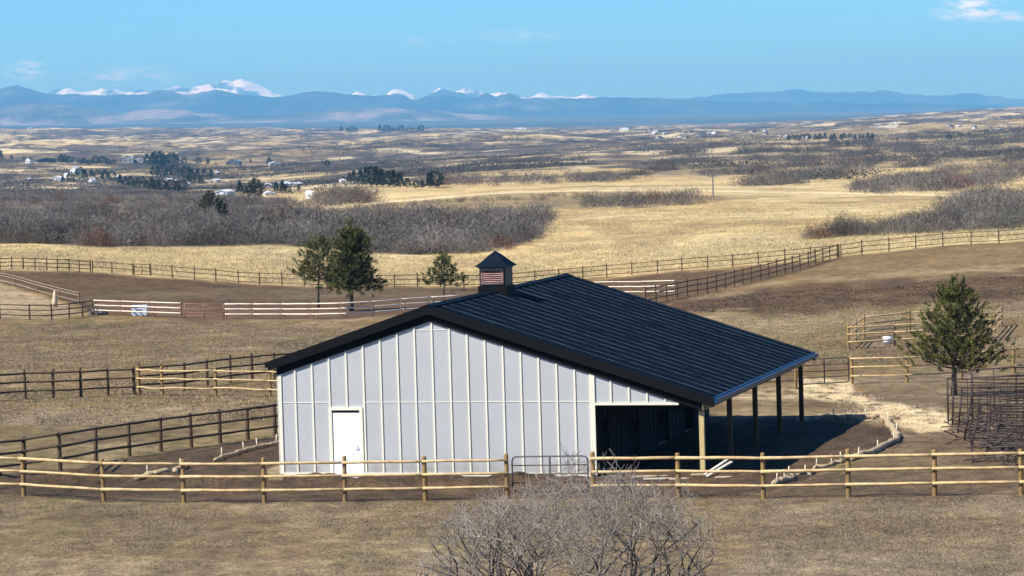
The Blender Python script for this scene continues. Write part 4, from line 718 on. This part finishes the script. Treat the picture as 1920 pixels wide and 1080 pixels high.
pine('pine_tree', 'small round pine on a thin trunk just left of the cupola', 832, 575, 4.6, [(.36, .6), (.45, 1.1), (.6, .85), (.75, .6), (1, .2)], 260, 1.7, (.06, .068, .02), (.18, .175, .055), 30, .07, .4, 0, .34, .15, 4, 46, .04, seed=13)
pine('juniper_tree', 'broad olive juniper standing in the grey brush left of centre', 393, 408, 5.4, [(.1, .9), (.3, 1.1), (.6, .8), (1, .3)], 200, 2.6, (.04, .05, .018), (.10, .10, .035), 30, .15, .08, 0, .6, .4, 0, 36, .09, seed=17)
pine('juniper_tree', 'very dark small juniper touching the broad olive one', 416, 414, 3.6, [(.05, .8), (.4, 1.0), (1, .3)], 110, 1.2, (.015, .02, .012), (.03, .04, .02), 20, .1, .05, 0, .5, .3, 0, 36, .09, seed=19)
p = atD(478, 1100); pine('juniper_tree', 'round dark green juniper at the upper edge of the grey brush', 478, 372, 6.5, [(.05, .8), (.4, 1.1), (1, .3)], 150, 3.2, (.03, .045, .015), (.07, .085, .03), 22, .15, .05, 0, .9, .3, 0, 32, .16, seed=23)
# village pines: three kinds, then copies
def far_pine(kind):
    root = empty('pine_tree', (0, 0, -500), 0); R_ = np.random.default_rng(40 + kind); h = 9.; n = 240
    t = R_.uniform(.1, 1, n); prof = [np.interp(t, [0, .15, .5, 1], [.5, 1, .8, .1]), np.interp(t, [0, .1, .6, 1], [.5, 1, .5, .05]), np.interp(t, [0, .3, .7, 1], [.4, 1, .95, .3])][kind] * [3.6, 2.6, 4.0][kind]
    az = R_.uniform(0, 6.28, n); s = R_.uniform(.3, 1, n) ** .5; P = np.stack([np.cos(az) * prof * s, np.sin(az) * prof * s, t * h], 1); dv = np.stack([np.cos(az), np.sin(az), np.full(n, .6)], 1) + R_.normal(size=(n, 3)) * .5
    V, F = strips(P, dv, R_.uniform(1, 2.2, n), R_.uniform(.6, 1.2, n)); c = np.array([[.03, .042, .02]]) * R_.uniform(.6, 1.6, (n, 1)); npmesh('crown', V, F, m_needle, np.repeat(c, 3, 0), root)
    MB().tube([(0, 0, -.5), (0, 0, h * .7)], [.3, .1], 5).build('trunk', m_bark, root); return root
FP = [far_pine(k) for k in range(3)]; used = [False] * 3
vil = [(2, 298, 12), (22, 300, 7), (45, 300, 6), (115, 306, 13), (122, 306, 12), (131, 307, 11), (150, 308, 9), (158, 308, 10), (168, 309, 8), (180, 308, 12), (193, 308, 12), (203, 309, 9), (213, 309, 8), (276, 309, 16), (287, 311, 18), (295, 311, 22), (302, 311, 20), (311, 311, 16), (322, 309, 18), (330, 308, 13), (345, 308, 11), (372, 307, 9), (390, 309, 10), (505, 309, 11), (470, 306, 6),
       (150, 337, 18), (160, 336, 14), (172, 334, 12), (185, 336, 14), (197, 338, 16), (210, 339, 14), (225, 346, 14), (236, 349, 14), (245, 351, 16), (256, 353, 14), (264, 354, 18), (275, 355, 13), (285, 357, 18), (295, 357, 15), (303, 358, 18), (313, 359, 14), (322, 359, 18), (333, 359, 16), (342, 360, 18), (291, 331, 16), (303, 332, 18), (315, 332, 15), (328, 331, 18), (338, 333, 15), (350, 336, 20), (358, 337, 16), (370, 337, 16), (383, 336, 14), (396, 336, 14), (118, 342, 10), (133, 341, 14), (360, 346, 14), (376, 345, 12),
       (450, 362, 18), (462, 364, 12), (518, 360, 14), (530, 362, 18), (540, 362, 10), (560, 357, 8), (614, 312, 9)]
cen = [(655, 342, 14), (664, 343, 18), (676, 345, 20), (688, 347, 26), (697, 349, 28), (706, 350, 28), (716, 351, 26), (728, 351, 24), (738, 351, 24), (750, 352, 22), (764, 352, 14), (780, 353, 12), (792, 353, 12), (806, 352, 22), (817, 352, 24)]
rdg = [(px, 247, random.choice((5, 6, 8, 10))) for px in (712, 720, 724, 731, 738, 745, 752, 762, 768, 774, 782, 790, 640, 652, 660, 668)]
rt = [(px + random.uniform(-4, 4), 262 + random.uniform(-3, 3), random.choice((7, 9, 10))) for px in range(1475, 1640, 9)] + [(1560, 274, 9), (1568, 274, 10), (1590, 275, 7), (1780, 262, 9), (1800, 258, 8), (1850, 252, 8)]
for lst, lb, gp in [(vil, 'dark pine among the scattered houses of the left village', 'dark pines among the distant village houses'), (cen, 'tall dark pine in the grove between village and dirt road', 'dark pines in the centre grove'), (rdg, 'tiny dark tree on the plateau rim below the blue mountains', 'trees on the plateau rim'), (rt, 'dark tree in the row on the far right plain', 'dark trees on the far right plain')]:
    for (px, py, hp) in lst:
        k = random.randrange(3); o = FP[k] if not used[k] else copy_tree(FP[k]); used[k] = True
        q = at(px, py); s = hp * 1.25 * q[1] / FPX / 9.; o.location = q; o.scale = (s * random.uniform(.85, 1.2), s, s); o.rotation_euler = (0, 0, random.uniform(0, 6)); tag(o, lb, 'tree', gp)
# ------------------------------------------------------------------ far houses
m_hw = mat('house_white', (.85, .85, .84), .7, .03); m_hg = mat('house_grey', (.35, .33, .31), .8, .1); m_ht = mat('house_tan', (.5, .37, .27), .8, .1); m_hr = mat('house_dark_roof', (.10, .095, .10), .8, .1); m_hl = mat('house_light_roof', (.75, .75, .76), .5, .05); m_hb = mat('blue_metal_roof', (.10, .2, .42), .4, .1); m_win = mat('window_glass', (.03, .035, .045), .15, .1)
def house(name, label, px, py, wp, hp, mw, mr, dep=10, ang=.2, group=None, cat='house', steep=.4):
    q = at(px, py); k = q[1] / FPX; w_, h_ = wp * k / max(.5, math.cos(ang)), hp * k; root = empty(name, q, ang, label, cat, group); e = h_ * (1 - steep)
    wl = MB(); wl.box(-w_ / 2, w_ / 2, 0, dep, -1.5, e); wl.prism([(-w_ / 2, e), (w_ / 2, e), (0, h_ * .97)], .05, dep - .05); wl.build('wall', mw, root)
    o_ = .04 * w_; MB().prism([(-w_ / 2 - o_, e - .1), (0, h_), (0, h_ + .35), (-w_ / 2 - o_, e + .3)], -.4, dep + .4).prism([(0, h_), (w_ / 2 + o_, e - .1), (w_ / 2 + o_, e + .3), (0, h_ + .35)], -.4, dep + .4).build('roof', mr, root)
    for s in (-1, 1): MB().box(s * w_ * .25 - w_ * .07, s * w_ * .25 + w_ * .07, -.06, .0, e * .35, e * .75).build('window', m_win, root)
    return root
HS = [(52, 306, 9, 11, m_hw, m_hr, 'small white house at the far left of the village'), (88, 305, 34, 9, m_hr, m_hr, 'long low dark building beside the small white house'), (137, 327, 12, 14, m_hw, m_hl, 'tall white house between dark pines'), (128, 332, 8, 7, m_hw, m_hl, 'little white shed beside the tall white house'),
      (105, 338, 18, 7, m_hl, m_hl, 'wide white roofed barn below the tall white house'), (60, 338, 14, 4, m_hw, m_hl, 'low white trailer at the left of the village'), (169, 344, 7, 9, m_hw, m_hl, 'narrow white shed above the brush'), (240, 305, 20, 14, m_hg, m_hl, 'grey house with a bright white gable edge'), (259, 304, 22, 11, m_hg, m_hr, 'brown-grey house behind the bright gabled one'),
      (436, 309, 26, 9, m_hr, m_hb, 'house with a blue metal roof'), (516, 311, 20, 8, m_hw, m_hl, 'white barn right of the blue roofed house'), (415, 365, 24, 8, m_hw, m_hl, 'wide white roof just above the grey brush'), (400, 341, 12, 5, m_hw, m_hl, 'small white building behind the pine cluster'), (506, 366, 19, 6, m_hw, m_hl, 'white trailer beside the junipers'),
      (502, 352, 16, 8, m_hg, m_hl, 'grey roofed shed above the white trailer'), (527, 350, 14, 8, m_hg, m_hl, 'grey roofed shed left of the far grey barn'), (549, 349, 15, 6, m_hg, m_hl, 'far grey barn at the right end of the village'), (588, 372, 5, 12, m_hw, m_hw, 'narrow white shed on the pale bank'),
      (312, 341, 12, 6, m_ht, m_hl, 'tan house in the middle of the pines'), (332, 345, 14, 7, m_ht, m_hl, 'larger tan house among the pines'), (345, 348, 9, 5, m_hw, m_hl, 'white shed beside the larger tan house'), (402, 327, 10, 5, m_ht, m_hl, 'tan house right of the pine cluster'), (367, 325, 7, 5, m_hw, m_hl, 'small white house peeking over the pines'), (225, 335, 14, 5, m_ht, m_hl, 'tan low house left of the pine cluster'),
      (697, 336, 12, 10, m_hw, m_hr, 'white house hidden in the centre grove'), (645, 342, 12, 5, m_hw, m_hl, 'white roof left of the centre grove'), (1170, 244, 16, 5, m_hw, m_hl, 'white hall on the plateau rim'), (975, 243, 22, 4, m_hw, m_hl, 'long white shed on the plateau rim'), (58, 243, 10, 4, m_hw, m_hl, 'white building on the left plateau rim')]
for px, py, wp, hp, mw, mr, lb in HS: house('house', lb, px, py, wp, hp, mw, mr, 10, random.uniform(-.4, .4))
for i in range(34):
    px = random.choice([random.uniform(1775, 1915), random.uniform(1290, 1520), random.uniform(1180, 1330)]); py = {True: random.uniform(236, 246), False: random.uniform(246, 256)}[px > 1700]
    if 1520 > px > 1180: py = random.uniform(244, 262)
    house('house', 'tiny pale house of the distant suburb on the right plain', px, py, random.uniform(5, 10), random.uniform(3, 5), random.choice((m_hw, m_hg, m_ht)), random.choice((m_hr, m_hl, m_hr)), 14, random.uniform(-.5, .5), 'houses of the distant suburb')
q = at(1337, 368); pl = empty('utility_pole', q, 0, 'lone wooden pole with a crossarm beyond the golden field', 'pole'); ph = 42 * q[1] / FPX
MB().tube([(0, 0, -1), (0, 0, ph)], [.22, .16], 7).build('shaft', m_dead, pl); MB().box(-1.2, 1.2, -.1, .1, ph * .88, ph * .88 + .25).build('crossarm', m_dead, pl)
# ------------------------------------------------------------------ bare shrub in front
m_twig = mat('grey_oak_bark', (.15, .125, .10), .9, .3, 3, .2, col2=(.42, .36, .29)); m_stem = mat('dark_oak_stems', (.07, .06, .055), .9, .4, 6, .3)
def front_shrub():
    D0 = 67.; px0 = 1085; cx0 = (px0 - 960 - 28) / FPX * D0; bz = g1(cx0, D0); R_ = random.Random(5)
    root = empty('bare_shrub', (cx0, D0, bz), 0, 'large bare grey shrub in front of the gate and fence', 'shrub')
    big = MB(); V = []; segs = []
    def env(x, y):     # allowed height over the clump
        r = math.hypot((x + .1) / 3.6, y / 2.6); return (3.6 + .25 * math.sin(x * 2.3 + 1) + .10 * x) * max(0, 1 - r ** 2.6) ** .55 * (1 - .07 * (x < -1))
    def grow(p, d, ln, r, lv):
        n = 3 if lv < 3 else 2; q = p; pts = [p]
        for i in range(n):
            d = (d + Vector((R_.gauss(0, .30), R_.gauss(0, .30), R_.gauss(.05, .20)))).normalized(); q = q + d * ln / n
            if q.z > env(q.x, q.y) * R_.uniform(.85, 1.12) + .05: break
            pts.append(q)
        if len(pts) < 2: return
        if lv < 2: big.tube([tuple(v) for v in pts], [r * (1 - .35 * i / (len(pts) - 1)) for i in range(len(pts))], 5, cap=False)
        else:
            for a, b_ in zip(pts[:-1], pts[1:]): segs.append((a, b_, r))
        if lv >= 6: return
        k = R_.choice((2, 3, 3)) if lv < 4 else R_.choice((2, 2, 3))
        for j in range(k):
            s = pts[-1] if j < 2 else pts[len(pts) // 2]; a = R_.uniform(.3, .85); ax = d.orthogonal(); ax.rotate(Matrix.Rotation(R_.uniform(0, 6.28), 3, d)); nd = (d * math.cos(a) + ax * math.sin(a) + Vector((0, 0, .12))).normalized()
            grow(s, nd, ln * R_.uniform(.62, .85), max(.0052, r * .62), lv + 1)
    for i in range(38):
        a = R_.uniform(0, 6.28); rr = math.sqrt(R_.uniform(0, 1)); x, y = rr * 2.3 * math.cos(a), rr * 1.5 * math.sin(a)
        grow(Vector((x, y, -.05)), Vector((x * .32 + R_.gauss(0, .15), y * .3 + R_.gauss(0, .15), 1)).normalized(), R_.uniform(1.15, 1.65), R_.uniform(.022, .042), 0)
    big.build('stems', m_stem, root, True)
    A = np.array([s[0] for s in segs]); B = np.array([s[1] for s in segs]); r = np.array([s[2] for s in segs]); d = B - A; d /= np.linalg.norm(d, axis=1, keepdims=True) + 1e-9
    u = np.cross(d, [[.3, .2, .93]]); u /= np.linalg.norm(u, axis=1, keepdims=True) + 1e-9; v = np.cross(d, u); n = len(A); VV = []
    for E_, k in ((A, 1.), (B, .8)):
        for w_ in range(3): t = 2.094 * w_; VV.append(E_ + (u * math.cos(t) + v * math.sin(t)) * (r * k)[:, None])
    VV = np.stack(VV, 1).reshape(-1, 3); b0 = (np.arange(n) * 6)[:, None]; F = np.concatenate([b0 + np.array([[i, (i + 1) % 3, 3 + (i + 1) % 3, 3 + i]]) for i in range(3)])
    npmesh('twigs', VV, F, m_twig, None, root); print('shrub segs', n)
front_shrub()
bpy.context.view_layer.update()
